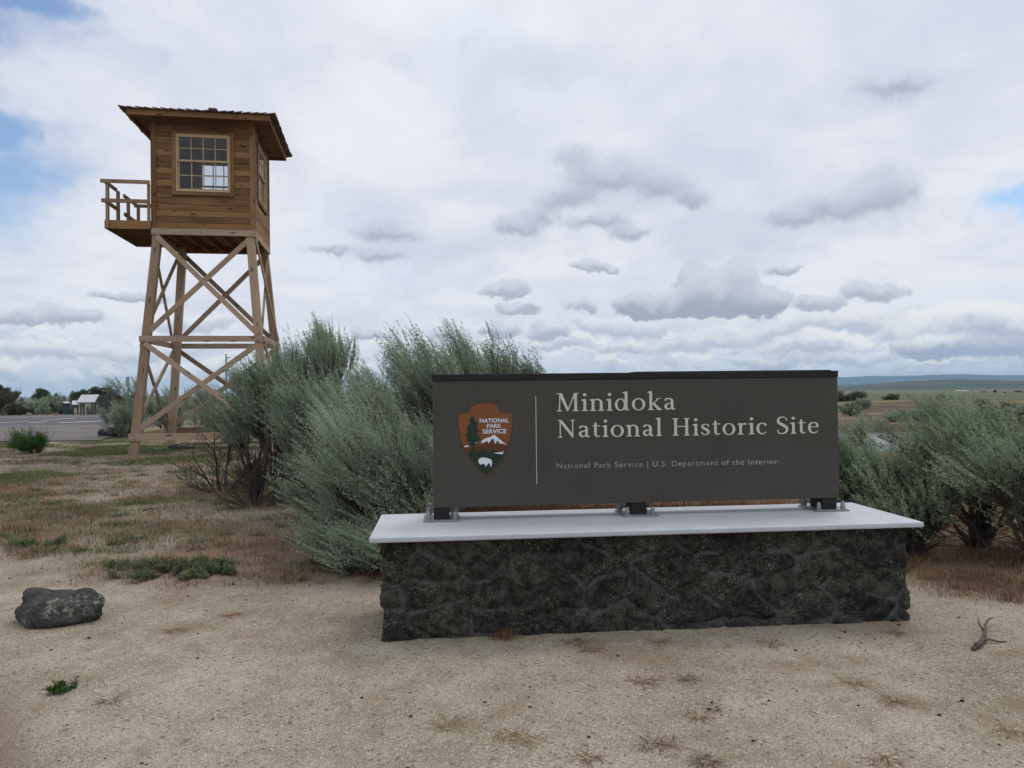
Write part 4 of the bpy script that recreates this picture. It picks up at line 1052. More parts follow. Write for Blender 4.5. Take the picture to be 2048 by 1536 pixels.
SB = [  # px, top py, depth, rx, ry, seed, K, extra, label
    (806, 800, 6.75, .66, .55, 1, 1500, dict(lean=-.12, bare=.10, lobes=16, plen=(.18, .38)), 'full grey green sagebrush pressed against the left end of the stone plinth'),
    (722, 1040, 6.35, .36, .30, 2, 520, dict(bare=.03, lobes=8, lean=-.2), 'low sagebrush clump at the foot of the shrubs left of the plinth'),
    (835, 1000, 6.25, .36, .26, 30, 560, dict(bare=.03, lobes=8, lean=-.2), 'small sagebrush under the left overhang of the pale slab'),
    (755, 752, 8.0, .75, .7, 3, 1500, dict(bare=.12, lobes=16, plen=(.18, .38)), 'dense sagebrush behind the one touching the plinth, left of the sign panel'),
    (925, 655, 9.3, .80, .8, 4, 1900, dict(bare=.2, lobes=18, plen=(.18, .40)), 'tallest sagebrush rising behind the left top corner of the sign'),
    (1000, 690, 9.7, .8, .7, 5, 1400, dict(bare=.2, lobes=14, plen=(.18, .40)), 'sagebrush whose tips show above the sign over the emblem'),
    (1112, 714, 9.9, .62, .6, 6, 900, dict(bare=.2, lobes=10, plen=(.18, .38)), 'sagebrush tips just clearing the sign top, right of the emblem'),
    (632, 643, 11.2, .60, .6, 7, 1700, dict(bare=.42, lobes=16, lean=-.02, wind=(-.30, 0, .12)), 'round topped tall sagebrush standing out against the sky beside the tower'),
    (566, 704, 10.8, .62, .6, 8, 1400, dict(bare=.25, lobes=15, lean=0, wind=(-.35, 0, .1)), 'grey sagebrush overlapping the right front leg of the tower'),
    (650, 752, 9.3, .85, .65, 9, 1800, dict(bare=.26, lobes=17, dead=220, tw='deadtwig'), 'broad dark sagebrush midway between the tower and the sign'),
    (742, 732, 10.4, .50, .5, 33, 1000, dict(bare=.25, lobes=11, lean=0), 'lower sagebrush filling the dip between the round topped one and the tallest one'),
    (650, 872, 7.9, .28, .3, 10, 420, dict(bare=.12, lobes=7, lean=-.05), 'slim upright sagebrush in front of the broad dark one'),
    (768, 885, 7.2, .50, .4, 31, 950, dict(bare=.08, lobes=10, lean=-.15), 'leaning sagebrush with swept tips in front of the dense left shrubs'),
    (508, 775, 10.6, .46, .5, 32, 380, dict(bare=.35, lobes=9, dead=130, tw='deadtwig', lean=0), 'half bare sagebrush with dark twigs right of the dead shrub'),
    (1735, 872, 6.9, .48, .45, 11, 1150, dict(bare=.24, lobes=10, mat='sage_green', dead=70), 'greenish sagebrush just right of the sign panel, behind the slab corner'),
    (1955, 793, 7.1, .74, .6, 12, 2200, dict(bare=.30, lobes=17, mat='sage_green', plen=(.18, .40), dead=60), 'largest sagebrush at the right, feathery and pale green'),
    (2075, 860, 6.3, .60, .5, 13, 1400, dict(bare=.34, lobes=12, mat='sage_green', dead=60), 'sagebrush cut by the right edge of the photo'),
    (1822, 893, 6.8, .52, .4, 14, 1100, dict(bare=.28, lobes=10, mat='sage_green', dead=110), 'thin twiggy sagebrush between the two bigger ones on the right'),
    (1700, 838, 13.0, .55, .6, 15, 900, dict(bare=.05, lobes=11), 'dark sagebrush seen behind the right edge of the sign panel'),
    (268, 755, 27, .75, .7, 16, 800, dict(bare=.08, lobes=10, lean=-.05, **FARL), 'sagebrush behind the left tower leg with a grey sign beside it'),
    (240, 805, 26, .75, .7, 17, 800, dict(bare=.02, lobes=10, lean=-.05, **FARL), 'low sagebrush over the dark boulder left of the tower'),
    (335, 776, 27, 1.05, .8, 18, 900, dict(bare=.03, lobes=11, lean=0, **FARL), 'sagebrush framed between the two left tower legs'),
    (410, 768, 25, 1.0, .8, 19, 900, dict(bare=.03, lobes=11, lean=0, **FARL), 'sagebrush behind the middle of the tower base'),
    (470, 738, 21, 1.0, .8, 20, 1000, dict(bare=.05, lobes=12, lean=0, **FARL), 'sagebrush behind the right half of the tower base'),
]
for px, top, D, rx, ry, seed, K, kw, lab in SB:
    loc = place(px, D); h = topz(px, top, D, loc[2]) * .97
    shrub('sagebrush', loc, h, rx, ry, lab, 'sagebrush', SAGE, seed, K, **kw)

# dead bare shrub by the tower
def branches(mb, p, d, L, r, depth, rng, bend=.25):
    n = 4; pts = [Vector(p)]; dd = Vector(d).normalized()
    for i in range(n):
        dd = (dd + Vector(rng.normal(0, bend * .5, 3)) + Vector((0, 0, .05))).normalized(); pts.append(pts[-1] + dd * L / n)
    mb.tube(pts, [r * (1 - .14 * i) for i in range(n + 1)], 5 if depth > 1 else 4, False)
    if depth <= 0: return
    for k in range(3 if depth > 1 else 4):
        i = rng.integers(1, n + 1); nd = (dd + Vector(rng.normal(0, .55, 3)) + Vector((0, 0, .15))).normalized()
        branches(mb, pts[i], nd, L * rng.uniform(.5, .8), r * .52, depth - 1, rng, bend)
rng = np.random.default_rng(5)
for (px, D, H, lab, n, tilt) in ((442, 11.6, .62, 'dead leafless shrub with dark crooked branches in front of the tower base', 6, -.25), (520, 10.2, .50, 'dead grey twiggy shrub under the sagebrush beside the tower', 7, .1)):
    loc = place(px, D); mb = MB(); root = empty('dead_shrub', loc); tag(root, lab, 'dead shrub')
    for k in range(n):
        a = rng.uniform(0, 6.28); branches(mb, (math.cos(a) * .1, math.sin(a) * .1, -.03), (math.cos(a) * .55 + tilt, math.sin(a) * .4, 1.0), H * rng.uniform(.7, 1.25), .020, 4 if k < 4 else 3, rng)
    mb.build('branches', MAT['deadtwig'], root)
    mb = MB()
    for k in range(34):
        a = rng.uniform(0, 6.28); branches(mb, (math.cos(a) * .15, math.sin(a) * .15, 0), (math.cos(a) + tilt, math.sin(a) * .6, rng.uniform(.1, .5)), H * rng.uniform(.6, 1.1), .007, 1, rng)
    mb.build('low_twigs', MAT['twig'], root)

# green shrub, weeds
x, y, z = ground_at(70, 906); D_ = y
shrub('green_shrub', (x, y, z - .02), .62, .66, .5, 'bright green rounded shrub at the parking lot edge left of the tower', 'shrub', None, 40, 900, 26, .05, .009, (.18, .34), (-.05, 0, .2), 0, .02, 12, 'rabbit', trunks=4)
x, y, z = ground_at(345, 1146)
shrub('weed_patch', (x, y, z - .02), .12, .80, .40, 'low spreading patch of green weeds where the sand meets the dry grass', 'weeds', None, 41, 2300, 14, .024, .007, (.04, .09), (-.1, 0, .1), 0, .0, 52, 'weed', trunks=4)
x, y, z = ground_at(235, 1135)
shrub('weed_patch', (x, y, z - .02), .09, .20, .14, 'small dark green weed clump left of the large weed patch', 'weeds', None, 42, 220, 14, .026, .009, (.04, .08), (-.1, 0, .1), 0, .0, 6, 'weed', trunks=3)
x, y, z = ground_at(80, 1090)
shrub('weed_patch', (x, y, z - .02), .10, .32, .22, 'yellowish green weed clump at the left edge above the boulder', 'weeds', None, 43, 320, 14, .028, .009, (.04, .09), (-.1, 0, .1), 0, .0, 8, 'weed', trunks=3)
x, y, z = ground_at(128, 1382)
shrub('green_weed', (x, y, z - .01), .055, .075, .05, 'small bright green weed alone on the sand in the near left', 'weed', None, 44, 90, 14, .018, .007, (.03, .055), (.0, 0, .1), 0, .0, 5, 'rabbit', trunks=2)

# ------------------------------------------------------------------ ground grass (stuff)
def blades(n, sampler, hmin, hmax, w, colfn, rng, lie=.5):
    X, Y = sampler(n); Z = gz(X, Y) - .004; n = len(X)
    a = rng.uniform(0, 2 * math.pi, n); hh = rng.uniform(hmin, hmax, n); ln = np.abs(rng.normal(0, lie, n)) if lie < 4 else rng.uniform(.6 * lie, 2 * lie, n)
    d = np.column_stack([np.cos(a) * ln, np.sin(a) * ln, np.ones(n)]); d = nrmz(d)
    s = np.column_stack([-np.sin(a + .6), np.cos(a + .6), np.zeros(n)]) * (w * rng.uniform(.6, 1.4, n))[:, None] / 2
    P = np.column_stack([X, Y, Z]); m = P + d * (hh * .6)[:, None]; tip = P + d * hh[:, None] + np.column_stack([np.cos(a), np.sin(a), -.4 * np.ones(n)]) * (hh * .25)[:, None]
    V = np.stack([P - s, P + s, m + s * .7, m - s * .7, tip], 1).reshape(-1, 3)
    b = (np.arange(n) * 5)[:, None]; F4 = b + np.array([[0, 1, 2, 3]]); F3 = b + np.array([[3, 2, 4, 4]])
    F = np.vstack([F4, b + np.array([[3, 2, 4, 4]])]) if False else F4
    # tip as its own quad (degenerate-free): widen the tip slightly
    V = np.stack([P - s, P + s, m + s * .7, m - s * .7, tip + s * .12, tip - s * .12], 1).reshape(-1, 3); b = (np.arange(n) * 6)[:, None]
    F = np.vstack([b + np.array([[0, 1, 2, 3]]), b + np.array([[3, 2, 4, 5]])])
    C = np.repeat(colfn(X, Y, n), 6, 0)
    return V, F, C
rng = np.random.default_rng(21)
def samp_region(x0, x1, y0, y1, dens):
    def f(n):
        X = rng.uniform(x0, x1, n); t = rng.random(n); Y = y0 * (y1 / y0) ** t
        k = rng.random(n) < grassy(X, Y) * dens(X, Y)
        # inside the view fan only
        k &= np.abs(X) < Y * .80 + 1.5
        return X[k], Y[k]
    return f
def drycol(X, Y, n):
    r = rng.random(n)[:, None]; red = ss(.38, .58, fbm(X * .6, Y * .8, 3, 55))[:, None]; red = np.maximum(red, (ss(2, 3.5, X) * .9)[:, None])
    straw = np.array([[.34, .27, .175]]) * (1 - r) + np.array([[.24, .19, .135]]) * r
    rd = np.array([[.245, .15, .095]]) * (1 - r) + np.array([[.155, .095, .062]]) * r
    return straw * (1 - red * .75) + rd * red * .75
def clumps(nc, x0, x1, y0, y1, per, rr, keep, seed):
    r_ = np.random.default_rng(seed)
    def f(n):
        X = r_.uniform(x0, x1, nc); Y = y0 * (y1 / y0) ** r_.random(nc); k = (r_.random(nc) < keep(X, Y)) & (np.abs(X) < Y * .8 + 1.5); X, Y = X[k], Y[k]
        m = r_.integers(per[0], per[1], len(X)); R = r_.uniform(rr[0], rr[1], len(X)) * (.6 + Y * .05)
        ii = np.repeat(np.arange(len(X)), m); clumps.idx = ii; n2 = len(ii)
        return X[ii] + r_.normal(0, 1, n2) * R[ii], Y[ii] + r_.normal(0, 1, n2) * R[ii] * .8
    return f
def clumpcol(pal):
    pal = np.array(pal)
    def f(X, Y, n):
        ii = clumps.idx; c = pal[rng.integers(0, len(pal), ii.max() + 1)] * rng.uniform(.7, 1.25, (ii.max() + 1, 1)); return c[ii] * rng.uniform(.7, 1.3, (n, 1))
    return f
dens1 = lambda X, Y: .08 + .92 * ss(.44, .60, fbm(X * 1.5, Y * 1.1, 4, 61))
V1, F1, C1 = blades(150000, samp_region(-15, 0.0, 5.6, 22, dens1), .03, .11, .0045, drycol, rng, .9)
V2, F2, C2 = blades(80000, samp_region(2.4, 9.5, 4.2, 13, lambda X, Y: .5 + .5 * ss(.3, .55, fbm(X * 1.1, Y * 1.4, 4, 62))), .03, .11, .0042, drycol, rng, .8)
V3, F3, C3 = blades(60000, samp_region(-1.2, 2.9, 5.7, 9.5, lambda X, Y: 1 + 0 * X), .05, .22, .0045, lambda X, Y, n: np.array([[.15, .085, .052]]) * rng.uniform(.5, 1.4, (n, 1)), rng, .7)
def merge(parts):
    V = []; F = []; C = []; o = 0
    for v, f, c in parts: V.append(v); F.append(f + o); C.append(c); o += len(v)
    return np.vstack(V), np.vstack(F), np.vstack(C)
PALD = [(.29, .165, .095), (.25, .125, .075), (.38, .29, .17), (.18, .11, .07), (.31, .22, .13), (.17, .135, .105), (.24, .20, .15)]
K1 = blades(0, clumps(4800, -14, .2, 5.7, 20, (25, 60), (.035, .10), lambda X, Y: grassy(X, Y) * (.1 + .9 * ss(.42, .58, fbm(X * 1.0, Y * .8, 3, 63))) * (1 - .6 * ss(11, 16, Y)), 71), .02, .09, .0048, clumpcol(PALD), rng, .9)
K2 = blades(0, clumps(1500, 2.6, 9, 4.6, 12, (30, 70), (.035, .10), lambda X, Y: grassy(X, Y), 72), .03, .11, .0045, clumpcol(PALD[:4]), rng, .8)
V, F, C = merge([(V1, F1, C1), (V2, F2, C2), (V3, F3, C3), K1, K2])
tag(raw_mesh('dry_grass', V, F, MAT['grass'], None, dict(col=C)), 'short reddish and straw coloured dry grass over the soil', 'grass', None, 'stuff')
gcol = lambda X, Y, n: np.array([[.095, .135, .05]]) * rng.uniform(.6, 1.5, (n, 1)) + np.array([[.05, .03, .015]]) * rng.random((n, 1))
gmask = lambda X, Y: ss(.42, .54, fbm(X * .55, Y * .9, 4, 77)) * (.10 + .90 * ss(9, 13.5, Y)) + .10 * ss(.62, .70, fbm(X * 2.2, Y * 2.2, 3, 78))
PALG = [(.105, .155, .06), (.085, .135, .06), (.17, .205, .085), (.145, .175, .105)]
GK = blades(0, clumps(4200, -17, -.6, 6.0, 23, (30, 90), (.04, .12), lambda X, Y: grassy(X, Y) * (.22 + .78 * ss(9, 13, Y)) * (.30 + 1.1 * ss(.42, .56, fbm(X * .55, Y * .9, 4, 77))), 73), .025, .085, .0065, clumpcol(PALG), rng, 1.0)
V, F, C = blades(300000, samp_region(-18, -1.2, 6.2, 25, gmask), .025, .085, .008, gcol, rng, .9)
V, F, C = merge([(V, F, C), GK])
tag(raw_mesh('green_grass', V, F, MAT['grass'], None, dict(col=C)), 'thin green grass and weeds between the dry grass by the tower', 'grass', None, 'stuff')

# gravel on the sand (stuff)
def pebbles(n, rmin, rmax, power, area, colfn, seed):
    r_ = np.random.default_rng(seed); X = r_.uniform(area[0], area[1], n); Y = area[2] * (area[3] / area[2]) ** r_.random(n)
    k = (np.abs(X) < Y * .75 + .4) & (r_.random(n) > grassy(X, Y) * .6); X, Y = X[k], Y[k]; n = len(X)
    R = rmin + (rmax - rmin) * r_.random(n) ** power; Z = gz(X, Y) + R * .15
    oct_ = np.array([[1, 0, 0], [0, 1, 0], [-1, 0, 0], [0, -1, 0], [0, 0, .65], [0, 0, -.65]], float)
    jit = r_.uniform(.6, 1.25, (n, 6, 1)); a = r_.uniform(0, 6.28, n); ca, sa = np.cos(a), np.sin(a)
    v = oct_[None] * jit * R[:, None, None]; vx = v[..., 0] * ca[:, None] - v[..., 1] * sa[:, None]; vy = (v[..., 0] * sa[:, None] + v[..., 1] * ca[:, None]) * .85
    V = np.stack([vx + X[:, None], vy + Y[:, None], v[..., 2] + Z[:, None]], -1).reshape(-1, 3)
    t8 = np.array([[0, 1, 4], [1, 2, 4], [2, 3, 4], [3, 0, 4], [1, 0, 5], [2, 1, 5], [3, 2, 5], [0, 3, 5]])
    F = ((np.arange(n) * 6)[:, None, None] + t8[None]).reshape(-1, 3)
    return V, F, np.repeat(colfn(n, r_), 6, 0)
def pc(n, r_):
    k = r_.random((n, 1)); base = np.where(k < .72, np.array([[.43, .36, .28]]), np.where(k < .9, np.array([[.54, .49, .43]]), np.array([[.17, .13, .105]])))
    return base * r_.uniform(.7, 1.2, (n, 1))
V, F, C = pebbles(70000, .0014, .0055, 2.5, (-5.5, 5.5, 1.9, 8.0), pc, 3)
tag(raw_mesh('gravel', V, F, MAT['grass'], None, dict(col=C)), 'fine pale gravel scattered over the sand', 'gravel', None, 'stuff')
V, F, C = pebbles(420, .005, .016, 2.2, (-5, 5, 2.0, 7.5), lambda n, r_: np.array([[.075, .062, .058]]) * r_.uniform(.6, 1.8, (n, 1)), 9)
tag(raw_mesh('dark_pebbles', V, F, MAT['grass'], None, dict(col=C)), 'small dark lava pebbles strewn over the sand', 'gravel', None, 'stuff')

# dry litter on the sand (stuff) and the larger tufts as things
def litter(n):
    X = rng.uniform(-5, 5.5, n); Y = 2.0 * (7.0 / 2.0) ** rng.random(n); k = (np.abs(X) < Y * .75 + .3) & (fbm(X * 2.6, Y * 3.6, 4, 88) > .585); return X[k], Y[k]
V, F, C = blades(26000, litter, .012, .045, .0028, lambda X, Y, n: np.array([[.25, .155, .085]]) * rng.uniform(.5, 1.4, (n, 1)), rng, 6.0)
tag(raw_mesh('dry_litter', V, F, MAT['grass'], None, dict(col=C)), 'brown bits of dry grass lying on the sand', 'plant litter', None, 'stuff')
TUFTS = [(1003, 1276, .10, 1, 'reddish dry tuft with long stalks at the plinth foot, below the emblem'),
         (1155, 1283, .06, 1, 'flat reddish tuft on the sand near the plinth foot, below the rule line'),
         (1180, 1300, .045, 1, 'small red brown tuft just in front of the flat one by the plinth'),
         (1315, 1283, .055, 1, 'reddish tuft at the middle of the plinth foot'),
         (1540, 1287, .06, 2, 'yellow straw tuft in front of the right half of the plinth'),
         (1790, 1267, .04, 1, 'brown tuft at the right corner of the plinth'),
         (1290, 1362, .09, 1, 'widest reddish tuft, spread flat in front of the plinth middle'),
         (1372, 1357, .04, 0, 'small curled brown tuft right of the widest reddish one'),
         (1009, 1470, .06, 2, 'golden brown tuft low in the centre foreground'),
         (1056, 1478, .06, 2, 'golden tuft right beside another one low in the centre'),
         (895, 1450, .06, 2, 'golden brown tuft left of the pair in the centre foreground'),
         (1427, 1416, .04, 0, 'dark brown tuft on the bare sand right of centre'),
         (1396, 1433, .04, 1, 'faint red tuft just left below the dark brown one'),
         (1313, 1487, .07, 0, 'tuft with a dark upright twig in the lower foreground'),
         (1415, 1524, .055, 0, 'dark tuft at the bottom edge right of centre'),
         (1177, 1514, .045, 1, 'red brown tuft at the bottom edge in the centre'),
         (1711, 1365, .05, 2, 'pale brown tuft on the sand in front of the plinth right end'),
         (1786, 1402, .06, 1, 'reddish tuft on the open sand at the lower right'),
         (2020, 1462, .10, 2, 'large straw yellow tuft at the right edge of the sand'),
         (1767, 1519, .09, 1, 'wide red brown tuft at the bottom edge on the right'),
         (352, 1262, .05, 1, 'red brown tuft to the right of the boulder, on bare sand'),
         (219, 1403, .04, 3, 'tiny dull green tuft right of the bright green weed'),
         (458, 1232, .07, 1, 'long thin rusty tuft between the boulder and the plinth')]
for k, (px, py, r, c, lab) in enumerate(TUFTS):
    x, y, z = ground_at(px, py); rg = np.random.default_rng(100 + k); n = int(70 + r * 1500)
    colr = [(.14, .09, .055), (.26, .13, .07), (.33, .235, .105), (.13, .13, .06)][c]
    ox = rg.normal(0, r * .45, n); oy = rg.normal(0, r * .30, n)
    V, F, C = blades(n, lambda q: (x + ox, y + oy), *((.015, .10) if k == 0 else (.03, .095)), .0026, lambda X, Y, m: np.array([colr]) * rg.uniform(.5, 1.35, (m, 1)), rg, 1.2 if k == 0 else 5.0)
    V = V - np.array([x, y, z]); o = raw_mesh('dry_tuft', V, F, MAT['grass'], None, dict(col=C)); o.location = (x, y, z)
    tag(o, lab, 'grass tuft', 'dry grass tufts on the sand')

# ------------------------------------------------------------------ rocks, stick
def rock(name, loc, size, bumps, seed, mat, label, group=None, rz=0, amp=.16, sub=5):
    bm = bmesh.new(); bmesh.ops.create_icosphere(bm, subdivisions=sub, radius=1)
    rg = np.random.default_rng(seed); pl_ = [(nrmz(rg.normal(size=3)), rg.uniform(.72, .98)) for _ in range(14)]
    co = np.array([v.co for v in bm.verts])
    for d, k in pl_:   # chip flat facets
        e = co @ d; co = co - np.maximum(e - k, 0)[:, None] * d * .85
    for (bx, by, bz, br, ba) in bumps:
        dd = ((co - np.array([bx, by, bz])) ** 2).sum(1); co = co + nrmz(co) * (ba * np.exp(-dd / br ** 2))[:, None]
    f = fbm(co[:, 0] * 2.5 + 7, co[:, 1] * 2.5 + co[:, 2] * 3.1, 4, seed) - .5; g = fbm(co[:, 0] * 9 + 3, co[:, 2] * 9 + co[:, 1] * 7, 3, seed + 5) - .5
    co = co + nrmz(co) * (amp * f + amp * .35 * g)[:, None]
    co = co * np.array(size)
    for v, c in zip(bm.verts, co): v.co = c
    me = bpy.data.meshes.new(name); bm.to_mesh(me); bm.free(); me.polygons.foreach_set('use_smooth', np.ones(len(me.polygons), bool)); me.materials.append(MAT[mat])
    o = bpy.data.objects.new(name, me); COL.objects.link(o); o.location = loc; o.rotation_euler = (0, 0, rz); tag(o, label, 'rock', group); return o
x, y, z = ground_at(120, 1242)
rock('boulder', (x, y + .05, z + .075), (.285, .19, .125), [(.50, -.1, .85, .34, .55), (.85, -.1, .45, .35, .14), (-.62, -.1, .75, .32, .38), (-.08, -.1, 1, .42, -.30), (-.15, -.9, -.5, .5, .35), (-.95, -.2, -.3, .4, .2)], 3, 'rock', 'dark lava boulder with pale lichen lying on the sand at the left', None, -.12)
x, y, z = ground_at(236, 873)
rock('boulder', (x, y + .2, z + .1), (.85, .45, .26), [(-.8, 0, .1, .5, .15)], 5, 'rock', 'long dark boulder at the lot edge below the sagebrush by the tower')
x, y, z = ground_at(184, 829)
rock('boulder', (x, y, z + .35), (.42, .4, .55), [], 6, 'paler_rock', 'pale grey boulder below the white topped panel', None, 0, .2, 4)
x, y, z = ground_at(131, 828)
rock('boulder', (x, y, z + .35), (.62, .5, .55), [], 7, 'rock', 'dark blocky boulder left of the white topped panel', None, 0, .15, 4)
x, y, z = ground_at(58, 832)
rock('boulder', (x, y, z + .06), (.22, .2, .16), [], 8, 'paler_rock', 'small pale stone at the far edge of the lot under the shrubs', None, 0, .2, 3)
x, y, z = ground_at(27, 834)
rock('boulder', (x, y, z + .03), (.13, .14, .08), [], 9, 'paler_rock', 'smallest pale stone at the far lot edge, near the left picture edge', None, 0, .2, 3)
x, y, z = ground_at(362, 898)
rock('boulder', (x, y, z + .05), (.36, .25, .10), [], 10, 'rock', 'flat dark stone on the ground between the tower legs', None, 0, .2, 4)
# driftwood stick
a = np.array(ground_at(1946, 1302)); b = np.array(ground_at(1990, 1246))
rg = np.random.default_rng(2); root = empty('dead_branch', tuple(a)); tag(root, 'weathered grey piece of dead branch lying on the sand at the right', 'branch')
mb = MB(); d = b - a
pts = [Vector(d * t) + Vector((math.sin(t * 6) * .022, 0, .012 + .05 * t * math.sin(t * 2.6))) for t in np.linspace(0, 1, 10)]
mb.tube(pts, [.012, .016, .014, .013, .012, .009, .007, .006, .005, .002], 8)
mb.tube([pts[2], pts[2] + Vector((.05, .015, .006)), pts[2] + Vector((.11, .01, -.008)), pts[2] + Vector((.17, .03, -.012))], [.010, .007, .005, .002], 6)
mb.tube([pts[4], pts[4] + Vector((-.015, .03, .04)), pts[4] + Vector((-.012, .05, .085))], [.008, .006, .002], 6)
mb.tube([pts[1], pts[1] + Vector((-.03, -.02, .02)), pts[1] + Vector((-.05, -.045, .012))], [.010, .007, .003], 6)
mb.build('branch_wood', MAT['drift'], root, smooth=True)

# ------------------------------------------------------------------ far left: shrubs, trees, panels, ruin, pole
def far_copy(px, top, D, w, mat, seed, label, name='shrub', cat='shrub', group='shrubs beyond the parking lot', base=None):
    p = AT(px, 800, D); g = gz1(p[0], p[1]) if base is None else base
    h = max(.4, topz(px, top, D, g)); rx = w / 2 / CF * D
    k = D / 60
    return shrub(name, (p[0], p[1], g - .03), h * .96, rx, rx * .8, label, cat, group, seed, 800, 18, .10 * k + .03, .035 * k + .01, (.2 * k + .1, .5 * k + .15), (-.1, 0, .1), 0, .03, 11, mat, trunks=4)
for a in ((-30, 777, 60, 110, 'greyshrub', 201, 'tall brown grey shrub cut by the left picture edge'), (30, 775, 62, 120, 'greyshrub', 202, 'brown grey shrub near the left edge beyond the lot'),
          (66, 800, 58, 70, 'sage', 203, 'pale sagebrush low in front of the brown grey shrubs'), (95, 790, 61, 84, 'sage_green', 204, 'green shrub left of the row of panels'),
          (128, 792, 64, 64, 'olive', 205, 'dark olive shrub behind the small panels'), (-75, 795, 57, 90, 'sage', 206, 'sagebrush outside the lot corner at the far left'),
          (236, 788, 66, 80, 'greyshrub', 207, 'dull shrub right of the dark ruin wall'), (20, 806, 57, 60, 'greyshrub', 208, 'low dull shrub at the far lot edge')): far_copy(*a)
def tree(px, top, D, w, label, seed, mat='olive', grp='distant trees'):
    p = AT(px, 800, D); g = gz1(p[0], p[1]); h = topz(px, top, D, g); rx = w / 2 / CF * D; rg = np.random.default_rng(seed)
    root = empty('tree', (p[0], p[1], g)); tag(root, label, 'tree', grp)
    mb = MB(); mb.tube([(0, 0, -.2), (.05, 0, h * .25), (0, .05, h * .55), (.03, 0, h * .8)], [.05 * h, .04 * h, .025 * h, .01 * h], 7)
    for k in range(7):
        a = rg.uniform(0, 6.28); mb.tube([(0, 0, h * rg.uniform(.2, .5)), (math.cos(a) * rx * .4, math.sin(a) * rx * .4, h * .6), (math.cos(a) * rx * .75, math.sin(a) * rx * .75, h * rg.uniform(.6, .85))], [.02 * h, .012 * h, .005 * h], 5)
    mb.build('trunk', MAT['trunk'], root)
    lob = 16; C = nrmz(rg.normal(size=(lob, 3))) * rg.uniform(.35, .85, (lob, 1)); C = np.column_stack([C[:, 0] * rx * .85, C[:, 1] * rx * .85, h * .60 + C[:, 2] * h * .36])
    K = 1600; li = rg.integers(0, lob, K); B = C[li] + nrmz(rg.normal(size=(K, 3))) * np.array([rx, rx, h * .5]) * (.26 * rg.uniform(.4, 1, (K, 1)))
    V, F, T = plumes(B, nrmz(rg.normal(size=(K, 3)) + np.array([0, 0, .4])), np.full(K, h * .06), 7, h * .05, h * .022, (0, 0, 0), rg, np.clip(rg.uniform(0, .8, K), 0, .85), 1.2)
    raw_mesh('crown', V, F, MAT[mat], root, dict(tint=T)); return root
tree(197, 771, 118, 66, 'largest rounded olive tree behind the white topped panel', 301)
tree(222, 776, 120, 40, 'small rounded tree right of the largest one', 302)
tree(166, 779, 122, 50, 'broad pale tree left of the largest one', 303)
tree(84, 774, 110, 44, 'loose pale crowned tree above the green shrub', 304)
tree(146, 782, 130, 14, 'narrow dark tree left of the panel', 305, 'sage_green')
tree(112, 784, 140, 12, 'narrow dark tree between the pale tree and the panels', 306, 'sage_green')
tree(5, 769, 95, 20, 'treetop peeping over the shrubs at the left edge', 307)
# right side shrubs on the far bank and hummock
RS = 'shrubs beyond the canal'
for a in ((1704, 796, 47, 84, 'sage', 221, 'dark sagebrush mound right of the sign on the far bank'), (1794, 819, 39.5, 50, 'sage', 222, 'small sagebrush on the red bank slope'),
          (1850, 815, 40, 64, 'sage', 223, 'sagebrush on the bank slope near the big pale bush'), (1868, 806, 52, 24, 'sage_green', 224, 'low shrub at the hummock edge'),
          (1985, 798, 44, 90, 'greyshrub', 225, 'grey sagebrush on the right of the hummock'), (2050, 800, 40, 90, 'sage', 226, 'sagebrush at the right edge beyond the canal'),
          (1690, 784, 85, 30, 'olive', 227, 'dark bush on the skyline beside the sign edge'), (1716, 783, 84, 26, 'olive', 228, 'darkest skyline bush right of the sign'), (1782, 788, 95, 18, 'olive', 229, 'low dark bush on the green rise'),
          (1890, 789, 100, 14, 'olive', 230, 'tiny dark bush on the green rise near the right'), (2030, 824, 22, 60, 'greyshrub', 231, 'grey brown shrub on the near canal side at the right edge')):
    far_copy(*a, group=RS)
for k, (px, top, D, w, lab) in enumerate(((1965, 782, 420, 16, 'dark tree on the plain at the right, left one of the group'), (1990, 779, 430, 9, 'tallest slim tree on the plain at the right'), (2010, 783, 400, 10, 'small tree on the plain right of the slim one'), (2038, 780, 410, 22, 'wide dark tree at the right edge of the plain'))):
    tree(px, top, D, w, lab, 320 + k)
# white farm building on the plain
p = AT(1920, 781, 1500); g = gz1(p[0], p[1]); root = empty('farm_building', (p[0], p[1], g)); tag(root, 'long low white farm building far out on the plain', 'farm building')
mb = MB(); mb.box(-13, 13, -5, 5, -1, 1.6); mb.build('wall', MAT['white'], root)
mb = MB(); mb.poly([(-5.5, 1.65), (5.5, 1.65), (0, 2.6)], lambda u, v, d: (d, u, v), -13.6, 13.6); mb.build('roof', MAT['white'], root)
mb = MB(); mb.box(7, 10, -5.4, -5.02, -1, 1.4); mb.build('door', MAT['greysign'], root)
